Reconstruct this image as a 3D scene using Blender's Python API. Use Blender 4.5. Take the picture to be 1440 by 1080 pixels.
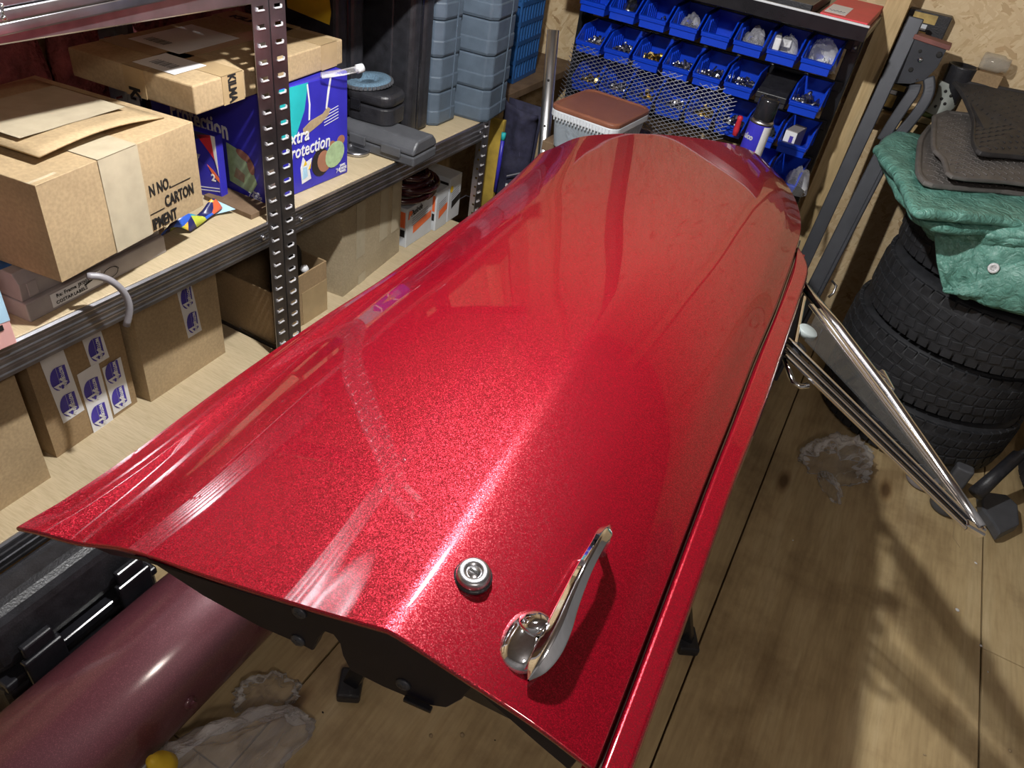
import bpy, bmesh, math, random
from mathutils import Vector, Matrix, noise
random.seed(7)
sc = bpy.context.scene
for o in list(bpy.data.objects): bpy.data.objects.remove(o)
COL = sc.collection

# ---------------------------------------------------------------- camera
F = 1035.0                                   # focal length in pixels of the 1440 px wide frame
CAM = Vector((0, 0, 1.55))
fwdA = Vector((1402-720, -165-540, F)).normalized()          # the shelves' direction seen by the camera
dn = Vector((-220, 1275, F)); dn = (dn - fwdA*dn.dot(fwdA)).normalized()
RM = Matrix((fwdA.cross(-dn), fwdA, -dn))                    # camera (x right, y down, z ahead) -> world
cd = bpy.data.cameras.new('camera'); cam = bpy.data.objects.new('camera', cd); COL.objects.link(cam)
cd.sensor_width = 36; cd.lens = F*36/1440; cd.clip_start = .02
cx, cy, cz = RM @ Vector((1,0,0)), RM @ Vector((0,-1,0)), RM @ Vector((0,0,-1))
cam.matrix_world = Matrix(((cx.x,cy.x,cz.x,CAM.x),(cx.y,cy.y,cz.y,CAM.y),(cx.z,cy.z,cz.z,CAM.z),(0,0,0,1)))
sc.camera = cam
def P(px, py, x=None, y=None, z=None):
    """world point seen at a pixel, on the plane x=, y= or z="""
    d = RM @ Vector((px-720, py-540, F))
    t = (x-CAM.x)/d.x if x is not None else (y-CAM.y)/d.y if y is not None else (z-CAM.z)/d.z
    return CAM + d*t

# ---------------------------------------------------------------- world, lamps, exposure
w = bpy.data.worlds.new('world'); sc.world = w; w.use_nodes = True
w.node_tree.nodes['Background'].inputs[0].default_value = (.02,.02,.025,1)
w.node_tree.nodes['Background'].inputs[1].default_value = 1.0
def lamp(name, loc, power, radius, color=(1,1,1)):
    l = bpy.data.lights.new(name, 'POINT'); l.energy = power; l.shadow_soft_size = radius; l.color = color
    o = bpy.data.objects.new(name, l); COL.objects.link(o); o.location = loc; return o
lamp('ceiling_lamp_light', (-.54,.95,1.82), 39, .022, (1,.985,.95))
lamp('second_lamp_light', (.75,-.55,2.25), 17, .12, (1,.88,.78))
sc.cycles.transparent_max_bounces = 24
vs = sc.view_settings; vs.view_transform = 'Standard'; vs.look = 'None'; vs.gamma = 1; vs.use_curve_mapping = False
vs.exposure = 1.4

# ---------------------------------------------------------------- materials
M = {}
def nodes(name):
    m = bpy.data.materials.new(name); m.use_nodes = True; M[name] = m
    nt = m.node_tree; return m, nt, nt.nodes['Principled BSDF']
def link(nt, a, b): nt.links.new(a, b)
def N(nt, t, **kw):
    n = nt.nodes.new(t)
    for k, v in kw.items():
        if k in n.inputs: n.inputs[k].default_value = v
        else: setattr(n, k, v)
    return n
def coords(nt, scale=(1,1,1), kind='Object', rot=(0,0,0)):
    tc = N(nt,'ShaderNodeTexCoord'); mp = N(nt,'ShaderNodeMapping')
    mp.inputs['Scale'].default_value = scale; mp.inputs['Rotation'].default_value = rot
    link(nt, tc.outputs[kind], mp.inputs['Vector']); return mp.outputs['Vector']
def ramp(nt, src, stops):
    r = N(nt,'ShaderNodeValToRGB'); e = r.color_ramp.elements
    while len(e) < len(stops): e.new(.5)
    for el, (p, c) in zip(e, stops): el.position = p; el.color = (*c, 1)
    link(nt, src, r.inputs['Fac']); return r.outputs['Color']
def bump(nt, b, src, strength, dist=.002):
    n = N(nt,'ShaderNodeBump'); n.inputs['Strength'].default_value = strength; n.inputs['Distance'].default_value = dist
    link(nt, src, n.inputs['Height']); link(nt, n.outputs['Normal'], b.inputs['Normal']); return n
def mix(c, k): return tuple(min(1, max(0, x*k)) for x in c)
def pm(name, col, rough=.5, metal=0, var=.12, vscale=18, bmp=0, bscale=120, coat=0, spec=.5, stretch=(1,1,1), trans=0, ior=1.45, bdist=.002):
    m, nt, b = nodes(name)
    b.inputs['Roughness'].default_value = rough; b.inputs['Metallic'].default_value = metal
    b.inputs['Coat Weight'].default_value = coat; b.inputs['Coat Roughness'].default_value = .04
    b.inputs['Specular IOR Level'].default_value = spec; b.inputs['Transmission Weight'].default_value = trans; b.inputs['IOR'].default_value = ior
    v = coords(nt, stretch)
    n = N(nt,'ShaderNodeTexNoise', Scale=vscale, Detail=5.0); link(nt, v, n.inputs['Vector'])
    link(nt, ramp(nt, n.outputs['Fac'], [(.3, mix(col,1-var)), (.7, mix(col,1+var))]), b.inputs['Base Color'])
    if bmp:
        n2 = N(nt,'ShaderNodeTexNoise', Scale=bscale, Detail=3.0); link(nt, v, n2.inputs['Vector']); bump(nt, b, n2.outputs['Fac'], bmp, bdist)
    return m

def paint(name, dark, light, rough=.36, flake=.35, metal=.8, fsc=900.0, crough=.015):
    m, nt, b = nodes(name); v = coords(nt)
    vo = N(nt,'ShaderNodeTexVoronoi', Scale=fsc); link(nt, v, vo.inputs['Vector'])
    s = N(nt,'ShaderNodeSeparateColor'); link(nt, vo.outputs['Color'], s.inputs['Color'])
    link(nt, ramp(nt, s.outputs[0], [(0, dark), (.75, mix(light,.8)), (1, mix(light,1.25))]), b.inputs['Base Color'])
    b.inputs['Metallic'].default_value = metal; b.inputs['Roughness'].default_value = rough
    # flakes: each cell of the base coat leans its own way under a smooth clear coat
    g = N(nt,'ShaderNodeNewGeometry'); sub = N(nt,'ShaderNodeVectorMath', operation='SUBTRACT'); sub.inputs[1].default_value = (.5,.5,.5)
    link(nt, vo.outputs['Color'], sub.inputs[0])
    ml = N(nt,'ShaderNodeVectorMath', operation='SCALE'); ml.inputs['Scale'].default_value = flake; link(nt, sub.outputs[0], ml.inputs[0])
    ad = N(nt,'ShaderNodeVectorMath', operation='ADD'); link(nt, g.outputs['Normal'], ad.inputs[0]); link(nt, ml.outputs[0], ad.inputs[1])
    nn = N(nt,'ShaderNodeVectorMath', operation='NORMALIZE'); link(nt, ad.outputs[0], nn.inputs[0]); link(nt, nn.outputs[0], b.inputs['Normal'])
    b.inputs['Coat Weight'].default_value = 1.0; b.inputs['Coat Roughness'].default_value = crough; b.inputs['Coat IOR'].default_value = 1.6
    return m
paint('red_paint', (.17,.0,.006), (.42,.0003,.018), .34, .24, .55, 1100.0, .025)
paint('maroon_paint', (.10,.022,.034), (.15,.04,.055), .5, .08, .25, 900.0, .16)
pm('chrome', (.82,.83,.85), .06, 1, .03, 6, .02, 40)
pm('worn_chrome', (.84,.85,.88), .16, 1, .04, 8, .03, 60)
pm('steel', (.50,.50,.53), .30, 1, .25, 25, .08, 90, stretch=(1,1,.3))
pm('galvanized', (.42,.42,.46), .36, 1, .35, 12, .1, 60)
pm('aluminium', (.62,.62,.63), .34, 1, .1, 20, .05, 200)
pm('dark_steel', (.042,.045,.055), .45, .3, .15, 15, .05, 150)
pm('black_plastic', (.020,.020,.024), .38, 0, .3, 40, .35, 260)
pm('black_gloss', (.012,.012,.015), .18, 0, .2, 20)
pm('black_paint', (.012,.013,.017), .25, 0, .2, 10)
pm('navy_panel', (.005,.005,.011), .42, 0, .2, 10, spec=.3)
pm('grey_plastic', (.075,.078,.088), .48, 0, .12, 30, .2, 240)
pm('bluegrey_plastic', (.085,.115,.155), .42, 0, .15, 22, .15, 200)
pm('blue_crate', (.02,.085,.25), .4, 0, .1)
pm('blue_bin', (.004,.045,.52), .33, 0, .1, 10, .03, 60)
pm('rubber', (.022,.023,.027), .62, 0, .35, 25, .25, 150)
pm('rubber_mat', (.115,.105,.10), .6, 0, .2, 30, .2, 100)
pm('rubber_mat_dark', (.035,.033,.034), .55, 0, .2, 30, .2, 100)
pm('brown_lid', (.20,.075,.045), .35, 0, .08)
pm('white_paper', (.72,.72,.74), .6, 0, .04)
pm('ink', (.012,.011,.011), .7, 0, .1)
pm('grey_ink', (.22,.22,.24), .7, 0, .1)
pm('purple_ink', (.06,.04,.36), .6, 0, .2)
pm('red_card', (.62,.03,.05), .45, 0, .06)
pm('orange_card', (.80,.16,.05), .5, 0, .06)
pm('yellow', (.75,.50,.03), .5, 0, .1)
pm('yellow_board', (.35,.24,.04), .6, 0, .4, 14)
pm('gold_ink', (.42,.30,.10), .5, .1, .3, 40)
pm('green_cloth', (.35,.48,.27), .7, 0, .2, 60)
pm('skin_ink', (.33,.15,.09), .6, 0, .1)
pm('hair_ink', (.02,.015,.015), .6, 0, .1)
pm('teal_ink', (.02,.42,.45), .5, 0, .1)
pm('blue_card', (.035,.03,.40), .33, 0, .15, 14)
pm('pale_blue_card', (.40,.62,.80), .4, 0, .1)
pm('pink_card', (.72,.40,.38), .45, 0, .1)
pm('magenta_ink', (.75,.05,.25), .5, 0, .2, 200)
pm('dark_red_hose', (.045,.006,.010), .22, 0, .2, coat=.3)
pm('grey_hose', (.24,.23,.25), .35, 0, .1)
pm('grey_card', (.33,.30,.30), .6, 0, .1, 30)
pm('navy_cloth', (.02,.02,.045), .8, 0, .3, 60, .3, 400)
pm('moulded_white', (.55,.58,.62), .4, 0, .05)
pm('sandal_foam', (.27,.29,.27), .7, 0, .1)
pm('olive', (.08,.11,.03), .7, 0, .2)
pm('insulation', (.35,.10,.11), .9, 0, .5, 20, .8, 60, bdist=.02)
pm('rust_paint', (.19,.07,.06), .6, 0, .2)
pm('brass', (.55,.42,.16), .3, 1, .2)
pm('ceiling_board', (.20,.205,.22), .7, 0, .1, 4)
pm('lip_glint', (.80,.80,.83), .4, .4, .05)  # glint of lamplight on the slot lips, put into a paler colour
pm('mesh_steel', (.16,.16,.18), .4, .8, .2)
pm('tape_clear', (.46,.40,.29), .25, 0, .08, 30, .25, 35)
pm('tape_tan', (.40,.29,.16), .25, 0, .08, 30, .15, 60)
pm('white_disc', (.30,.34,.34), .4, 0, .05)
pm('abrasive', (.10,.17,.24), .9, 0, .4, 300, .5, 500)
pm('multi_dark', (.02,.02,.06), .5)

def cardboard(name, col):
    m, nt, b = nodes(name); b.inputs['Roughness'].default_value = .75; b.inputs['Specular IOR Level'].default_value = .25
    v = coords(nt)
    n = N(nt,'ShaderNodeTexNoise', Scale=9.0, Detail=6.0); link(nt, v, n.inputs['Vector'])
    n2 = N(nt,'ShaderNodeTexNoise', Scale=160.0, Detail=3.0); link(nt, v, n2.inputs['Vector'])
    c1 = ramp(nt, n.outputs['Fac'], [(.3, mix(col,.86)), (.7, mix(col,1.1))])
    c2 = ramp(nt, n2.outputs['Fac'], [(.35, (.82,.82,.82)), (.65, (1,1,1))])
    mx = N(nt,'ShaderNodeMix', data_type='RGBA', blend_type='MULTIPLY'); mx.inputs['Factor'].default_value = 1
    link(nt, c1, mx.inputs[6]); link(nt, c2, mx.inputs[7]); link(nt, mx.outputs[2], b.inputs['Base Color'])
    n3 = N(nt,'ShaderNodeTexNoise', Scale=14.0, Detail=4.0); link(nt, v, n3.inputs['Vector'])
    bump(nt, b, n3.outputs['Fac'], .35, .006)
cardboard('cardboard', (.44,.325,.19)); cardboard('cardboard_dark', (.34,.235,.13)); cardboard('cardboard_pale', (.45,.37,.25)); cardboard('kraft_inside', (.40,.30,.18))

def wood(name, c0, c1, c2, scale=1.0, axis='y', rough=.6, knots=True, dirt=0.0):
    m, nt, b = nodes(name); b.inputs['Roughness'].default_value = rough
    st = {'x':(1.2,14,14),'y':(14,1.2,14),'z':(14,14,1.2)}[axis]
    v = coords(nt, tuple(s*scale for s in st))
    n = N(nt,'ShaderNodeTexNoise', Scale=1.0, Detail=6.0, Roughness=.6, Distortion=.6); link(nt, v, n.inputs['Vector'])
    c = ramp(nt, n.outputs['Fac'], [(.28, c0), (.5, c1), (.72, c2)])
    v2 = coords(nt, tuple(s*scale*5 for s in st)); n2 = N(nt,'ShaderNodeTexNoise', Scale=2.0, Detail=3.0); link(nt, v2, n2.inputs['Vector'])
    f = ramp(nt, n2.outputs['Fac'], [(.3,(.8,.78,.74)),(.6,(1,1,1))])
    mx = N(nt,'ShaderNodeMix', data_type='RGBA', blend_type='MULTIPLY'); mx.inputs['Factor'].default_value = .8
    link(nt, c, mx.inputs[6]); link(nt, f, mx.inputs[7]); out = mx.outputs[2]
    if knots:
        vk = coords(nt, tuple((4.2 if s > 2 else 1.5)*scale for s in st)); k = N(nt,'ShaderNodeTexVoronoi', Scale=1.0, voronoi_dimensions='2D' if axis == 'y' else '3D'); link(nt, vk, k.inputs['Vector'])
        kc = ramp(nt, k.outputs['Distance'], [(.03,(.22,.14,.09)),(.055,(.7,.62,.55)),(.085,(1,1,1))])
        m2 = N(nt,'ShaderNodeMix', data_type='RGBA', blend_type='MULTIPLY'); m2.inputs['Factor'].default_value = .85
        link(nt, out, m2.inputs[6]); link(nt, kc, m2.inputs[7]); out = m2.outputs[2]
    if dirt:
        vd = coords(nt); d = N(nt,'ShaderNodeTexNoise', Scale=3.0, Detail=8.0, Roughness=.65); link(nt, vd, d.inputs['Vector'])
        dc = ramp(nt, d.outputs['Fac'], [(.36,(.50,.44,.40)),(.50,(.9,.88,.86)),(.60,(1,1,1))])
        m3 = N(nt,'ShaderNodeMix', data_type='RGBA', blend_type='MULTIPLY'); m3.inputs['Factor'].default_value = dirt
        link(nt, out, m3.inputs[6]); link(nt, dc, m3.inputs[7]); out = m3.outputs[2]
    link(nt, out, b.inputs['Base Color']); bump(nt, b, n2.outputs['Fac'], .12, .001)
wood('floor_ply', (.36,.26,.135), (.50,.375,.20), (.58,.46,.27), .8, 'y', .5, True, .75)
wood('timber', (.40,.27,.12), (.56,.41,.21), (.64,.50,.29), 1.2, 'z', .6)
wood('timber_x', (.40,.27,.12), (.52,.38,.20), (.60,.46,.27), 1.2, 'x', .6)
wood('timber_dark', (.10,.06,.035), (.15,.095,.055), (.19,.125,.075), 1.2, 'z', .7, False)
wood('particle_board', (.46,.37,.235), (.50,.405,.26), (.54,.44,.29), 3, 'x', .6, False)

def osb():
    m, nt, b = nodes('osb'); b.inputs['Roughness'].default_value = .65
    outs = []
    for k, (rot, sc_) in enumerate([((0,.35,0),(24,24,90)), ((0,1.1,0),(22,22,105)), ((0,-.6,0),(26,26,80))]):
        v = coords(nt, (1,1,1), rot=rot); mp = N(nt,'ShaderNodeMapping'); mp.inputs['Scale'].default_value = sc_; link(nt, v, mp.inputs['Vector'])
        nz = N(nt,'ShaderNodeTexNoise', Scale=1.2, Detail=2.0); link(nt, mp.outputs[0], nz.inputs['Vector'])
        add = N(nt,'ShaderNodeVectorMath', operation='ADD'); link(nt, mp.outputs[0], add.inputs[0]); link(nt, nz.outputs['Color'], add.inputs[1])
        vo = N(nt,'ShaderNodeTexVoronoi', Scale=1.0); link(nt, add.outputs[0], vo.inputs['Vector'])
        s = N(nt,'ShaderNodeSeparateColor'); link(nt, vo.outputs['Color'], s.inputs['Color']); outs.append((s.outputs[0], s.outputs[1]))
    c = ramp(nt, outs[0][0], [(0,(.46,.31,.16)),(.2,(.56,.41,.23)),(.6,(.62,.47,.28)),(1,(.66,.52,.32))])
    c2 = ramp(nt, outs[1][0], [(0,(.50,.35,.19)),(.3,(.60,.45,.26)),(1,(.68,.54,.34))])
    c3 = ramp(nt, outs[2][0], [(0,(.34,.21,.10)),(.10,(.56,.41,.23)),(1,(.64,.49,.30))])
    def pick(a, b_, f, t):
        g = N(nt,'ShaderNodeMath', operation='GREATER_THAN'); g.inputs[1].default_value = t; link(nt, f, g.inputs[0])
        mx = N(nt,'ShaderNodeMix', data_type='RGBA'); link(nt, g.outputs[0], mx.inputs['Factor']); link(nt, a, mx.inputs[6]); link(nt, b_, mx.inputs[7]); return mx.outputs[2]
    o = pick(pick(c, c2, outs[1][1], .55), c3, outs[2][1], .72)
    link(nt, o, b.inputs['Base Color']); bump(nt, b, outs[1][1], .25, .002)
osb()

def tarp_mat():
    m, nt, b = nodes('green_tarp'); b.inputs['Roughness'].default_value = .32
    v = coords(nt); n = N(nt,'ShaderNodeTexNoise', Scale=22.0, Detail=5.0, Distortion=1.0); link(nt, v, n.inputs['Vector'])
    link(nt, ramp(nt, n.outputs['Fac'], [(.3,(.085,.235,.19)),(.65,(.16,.37,.31))]), b.inputs['Base Color'])
    n2 = N(nt,'ShaderNodeTexNoise', Scale=34.0, Detail=6.0, Distortion=1.6); link(nt, v, n2.inputs['Vector'])
    bump(nt, b, n2.outputs['Fac'], .8, .012)
tarp_mat()
def film(name, col, haze, rough=.15, bs=30, bd=.012):
    """thin clear sheet: mostly see-through, a Fresnel shine and a little milkiness"""
    m, nt, b = nodes(name); b.inputs['Base Color'].default_value = (*col,1); b.inputs['Roughness'].default_value = rough; b.inputs['Specular IOR Level'].default_value = .9
    v = coords(nt); n2 = N(nt,'ShaderNodeTexNoise', Scale=bs, Detail=6.0, Distortion=1.4); link(nt, v, n2.inputs['Vector'])
    bp = bump(nt, b, n2.outputs['Fac'], .9, bd)
    fr = N(nt,'ShaderNodeFresnel', IOR=1.5); link(nt, bp.outputs['Normal'], fr.inputs['Normal'])
    r = N(nt,'ShaderNodeMapRange'); r.inputs['From Min'].default_value = .03; r.inputs['From Max'].default_value = .55; r.inputs['To Min'].default_value = haze; r.inputs['To Max'].default_value = min(1,haze+.55)
    link(nt, fr.outputs[0], r.inputs['Value']); link(nt, r.outputs[0], b.inputs['Alpha'])
film('clear_film', (.9,.9,.92), .07, .07, 20, .006); film('bag_film', (.78,.77,.80), .24, .12, 18); film('milky_film', (.60,.60,.66), .30); film('frosted', (.45,.52,.60), .55, .3, 10)
def glass(name, tint, alpha):
    m, nt, b = nodes(name); b.inputs['Base Color'].default_value = (*tint,1); b.inputs['Roughness'].default_value = .02; b.inputs['Alpha'].default_value = alpha
    b.inputs['Specular IOR Level'].default_value = .8
    n = N(nt,'ShaderNodeTexNoise', Scale=3.0); v = coords(nt); link(nt, v, n.inputs['Vector'])
glass('window_glass', (.05,.055,.06), .35); glass('jar_glass', (.45,.42,.36), .45)
def harlequin():
    m, nt, b = nodes('patchwork_print'); v = coords(nt, (34,34,34)); vo = N(nt,'ShaderNodeTexVoronoi', Scale=1.0); link(nt, v, vo.inputs['Vector'])
    s = N(nt,'ShaderNodeSeparateColor'); link(nt, vo.outputs['Color'], s.inputs['Color'])
    c = ramp(nt, s.outputs[0], [(0,(.02,.02,.10)),(.18,(.03,.10,.50)),(.36,(.70,.12,.05)),(.52,(.70,.42,.05)),(.68,(.03,.30,.45)),(.84,(.45,.50,.06))])
    for n in nt.nodes:
        if n.type == 'VALTORGB': n.color_ramp.interpolation = 'CONSTANT'
    link(nt, c, b.inputs['Base Color']); b.inputs['Roughness'].default_value = .3
harlequin()

# ---------------------------------------------------------------- mesh helpers
class MB:
    def __init__(s): s.v = []; s.f = []; s.sm = []
    def add(s, vs, fs, smooth=False):
        o = len(s.v); s.v += [tuple(p) for p in vs]; s.f += [tuple(i+o for i in f) for f in fs]; s.sm += [smooth]*len(fs); return s
    def box(s, c, d, rz=0, mt=None):
        x, y, z = d[0]/2, d[1]/2, d[2]/2
        pts = [Vector(p) for p in ((-x,-y,-z),(x,-y,-z),(x,y,-z),(-x,y,-z),(-x,-y,z),(x,-y,z),(x,y,z),(-x,y,z))]
        m = mt if mt is not None else Matrix.Rotation(rz, 3, 'Z')
        return s.add([m@p+Vector(c) for p in pts], [(0,3,2,1),(4,5,6,7),(0,1,5,4),(1,2,6,5),(2,3,7,6),(3,0,4,7)])
    def bb(s, a, b): return s.box([(p+q)/2 for p, q in zip(a,b)], [abs(q-p) for p, q in zip(a,b)])
    def bar(s, p0, p1, w, t, n=(0,0,1)):
        p0, p1 = Vector(p0), Vector(p1); d = p1-p0; L = d.length; d.normalize(); n = Vector(n); n = (n-d*n.dot(d)).normalized(); r = n.cross(d)
        m = Matrix((d, r, n)).transposed(); return s.box((p0+p1)/2, (L, w, t), mt=m)
    def prism(s, poly, h, fn=None):
        """poly: 2D outline extruded by h along z; fn maps (x,y,z) to 3D"""
        n = len(poly); fn = fn or (lambda x,y,z: (x,y,z))
        return s.add([fn(x,y,0) for x,y in poly]+[fn(x,y,h) for x,y in poly],
                     [tuple(range(n))[::-1], tuple(range(n,2*n))]+[(i,(i+1)%n,n+(i+1)%n,n+i) for i in range(n)])
    def lathe(s, prof, seg=24, c=(0,0,0), mt=None, smooth=True):
        vs = []; fs = []; m = mt or Matrix.Identity(3); c = Vector(c); k = len(prof)
        for i in range(seg):
            a = 2*math.pi*i/seg
            for r, z in prof: vs.append(m@Vector((r*math.cos(a), r*math.sin(a), z))+c)
        for i in range(seg):
            j = (i+1)%seg
            for q in range(k-1): fs.append((i*k+q, j*k+q, j*k+q+1, i*k+q+1))
        for q in (0, k-1):
            if prof[q][0] > 1e-6: fs.append(tuple(i*k+q for i in range(seg))[::(-1 if q == 0 else 1)])
        return s.add(vs, fs, smooth)
    def tube(s, path, r, seg=8, smooth=True, close=False):
        path = [Vector(p) for p in path]; n = len(path); rr = r if isinstance(r, (list,tuple)) else [r]*n
        up = Vector((0,0,1)); vs = []; fs = []; nrm = None
        for i, p in enumerate(path):
            t = (path[(i+1)%n if close else min(i+1,n-1)]-path[(i-1) if (close or i) else 0]).normalized()
            if nrm is None: nrm = t.orthogonal().normalized()
            nrm = (nrm-t*nrm.dot(t)).normalized(); b = t.cross(nrm)
            for k in range(seg):
                a = 2*math.pi*k/seg; vs.append(p+(nrm*math.cos(a)+b*math.sin(a))*rr[i])
        for i in range(n if close else n-1):
            j = (i+1)%n
            for k in range(seg): fs.append((i*seg+k, i*seg+(k+1)%seg, j*seg+(k+1)%seg, j*seg+k))
        if not close: fs += [tuple(range(seg))[::-1], tuple(range((n-1)*seg, n*seg))]
        return s.add(vs, fs, smooth)
    def grid(s, fn, nu, nv, smooth=True, thick=0):
        vs = [Vector(fn(i/nu, j/nv)) for j in range(nv+1) for i in range(nu+1)]; W = nu+1
        fs = [(j*W+i, j*W+i+1, (j+1)*W+i+1, (j+1)*W+i) for j in range(nv) for i in range(nu)]
        return s.add(vs, fs, smooth)
    def ribbon(s, path, w, t, n=(0,-1,.1)):
        """flat strip of width w and thickness t along a path"""
        path = [Vector(p) for p in path]; n = Vector(n).normalized(); vs = []; k = len(path)
        for i, p in enumerate(path):
            d = (path[min(i+1,k-1)]-path[max(i-1,0)]).normalized(); m = (n-d*n.dot(d)).normalized(); r = m.cross(d)
            vs += [p-r*w/2-m*t/2, p+r*w/2-m*t/2, p+r*w/2+m*t/2, p-r*w/2+m*t/2]
        fs = [(i*4+j, i*4+(j+1)%4, i*4+4+(j+1)%4, i*4+4+j) for i in range(k-1) for j in range(4)]+[(3,2,1,0),(4*k-4,4*k-3,4*k-2,4*k-1)]
        return s.add(vs, fs, False)
    def build(s, name, mat, parent=None, bevel=0, seg=2, solid=0, sub=0, fix=True):
        me = bpy.data.meshes.new(name); me.from_pydata([tuple(v) for v in s.v], [], s.f)
        me.polygons.foreach_set('use_smooth', s.sm)
        if fix:
            bm = bmesh.new(); bm.from_mesh(me); bmesh.ops.recalc_face_normals(bm, faces=bm.faces); bm.to_mesh(me); bm.free()
        me.materials.append(M[mat]); me.update()
        o = bpy.data.objects.new(name, me); COL.objects.link(o)
        if parent is not None: o.parent = parent
        if solid: md = o.modifiers.new('solid','SOLIDIFY'); md.thickness = solid; md.offset = -1
        if sub: md = o.modifiers.new('sub','SUBSURF'); md.levels = sub; md.render_levels = sub
        if bevel:
            md = o.modifiers.new('bevel','BEVEL'); md.width = bevel; md.segments = seg; md.limit_method = 'ANGLE'; md.angle_limit = .6; md.harden_normals = False
        return o
def thing(name, label, cat, loc=(0,0,0), rz=0, group=None, rx=0, ry=0):
    o = bpy.data.objects.new(name, None); COL.objects.link(o); o.location = loc; o.rotation_euler = (rx, ry, rz); o.empty_display_size = .05
    return tag(o, label, cat, group)
def tag(o, label, cat, group=None, kind=None):
    o['label'] = label; o['category'] = cat
    if group: o['group'] = group
    if kind: o['kind'] = kind
    return o
def struct(o): o['kind'] = 'structure'; return o
_tx = {}
def text(s, size, mat, parent, loc, right=(0,1,0), up=(0,0,1), depth=.0004, name='lettering', bold=0, shear=0, sx=1):
    cu = bpy.data.curves.new('t','FONT'); cu.body = s; cu.size = size; cu.extrude = depth; cu.offset = bold; cu.shear = shear; cu.resolution_u = 2
    tmp = bpy.data.objects.new('t', cu); COL.objects.link(tmp); dg = bpy.context.evaluated_depsgraph_get(); dg.update()
    me = bpy.data.meshes.new_from_object(tmp.evaluated_get(dg)); bpy.data.objects.remove(tmp); bpy.data.curves.remove(cu)
    r, u = Vector(right).normalized(), Vector(up).normalized(); n = r.cross(u); lo = Vector(loc)
    for v in me.vertices: v.co = lo + r*v.co.x*sx + u*v.co.y + n*(v.co.z+depth)
    me.materials.clear(); me.materials.append(M[mat]); me.name = name
    o = bpy.data.objects.new(name, me); COL.objects.link(o); o.parent = parent; return o
def patch(pts, mat, parent, name='printed_patch', off=.0006, nrm=(1,0,0), t=.0004):
    """flat print: a very thin plate through 3D points of one plane"""
    n = Vector(nrm); b = [Vector(p)+n*off for p in pts]; k = len(b); mb = MB()
    mb.add(b+[p+n*t for p in b], [tuple(range(k))[::-1], tuple(range(k,2*k))]+[(i,(i+1)%k,k+(i+1)%k,k+i) for i in range(k)])
    return mb.build(name, mat, parent)
def ell(c, a, b, n=18, rot=0): return [(c[0]+a*math.cos(t)*math.cos(rot)-b*math.sin(t)*math.sin(rot), c[1]+a*math.cos(t)*math.sin(rot)+b*math.sin(t)*math.cos(rot)) for t in [2*math.pi*i/n for i in range(n)]]
def spline(keys, t):
    """Catmull-Rom through (t, value...) keys"""
    k = len(keys)
    if t <= keys[0][0]: return Vector(keys[0][1:])
    if t >= keys[-1][0]: return Vector(keys[-1][1:])
    for i in range(k-1):
        if keys[i][0] <= t <= keys[i+1][0]: break
    p1, p2 = Vector(keys[i][1:]), Vector(keys[i+1][1:]); t1, t2 = keys[i][0], keys[i+1][0]
    m1 = (p2-Vector(keys[i-1][1:]))/(t2-keys[i-1][0]) if i > 0 else (p2-p1)/(t2-t1)
    m2 = (Vector(keys[i+2][1:])-p1)/(keys[i+2][0]-t1) if i+2 < k else (p2-p1)/(t2-t1)
    h = t2-t1; s = (t-t1)/h
    return p1*(2*s**3-3*s*s+1)+m1*h*(s**3-2*s*s+s)+p2*(-2*s**3+3*s*s)+m2*h*(s**3-s*s)
# ================================================================ the room
XL, XR, YB, YN, ZC = -1.66, 1.75, 2.98, -1.6, 2.45
fl = MB().bb((XL,YN,-.04),(XR,YB,-.022)).build('floor','timber_dark'); struct(fl)
seams = [XL, -.62, .104, .753, XR]
ycut = {0:[YN,.4,YB],1:[YN,YB],2:[YN,YB],3:[YN,1.64,YB]}
for i in range(4):
    for a, b in zip(ycut[i], ycut[i][1:]):
        MB().bb((seams[i]+.0022,a+.0015,-.022),(seams[i+1]-.0022,b-.0015,0)).build('plywood_sheet','floor_ply',fl,.0015,1)
struct(MB().bb((XL-.02,YB,0),(XR,YB+.02,ZC)).build('wall_back','osb'))
struct(MB().bb((XL-.02,YN,0),(XL,YB,ZC)).build('wall_left','osb'))
struct(MB().bb((XR,YN,0),(XR+.02,YB,ZC)).build('wall_right','ceiling_board'))
struct(MB().bb((XL,YN-.02,0),(XR,YN,ZC)).build('wall_near','ceiling_board'))
struct(MB().bb((XL,YN,ZC),(XR,YB,ZC+.02)).build('ceiling','ceiling_board'))
# hanging lamps
for l, lab in (((-.54,.95,1.82),'hanging work lamp above the red door'),((.75,-.55,2.25),'hanging lamp near the entrance')):
    t = thing('hanging_lamp', lab, 'lamp', l); MB().lathe([(.0,.10),(.02,.10),(.026,.06),(.024,.045),(0,.045)],20).build('lamp_holder','white_paper',t)
    MB().lathe([(.012,.048),(.10,.030),(.115,.018),(.117,.018),(.102,.033),(.012,.052),(.012,.048)],32).build('added_shade','dark_steel',t)  # unseen shade, added to keep the lamp's light off the ceiling
    MB().tube([(0,0,.10),(0,0,ZC-l[2])],.003,6).build('cord','black_plastic',t)

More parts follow.
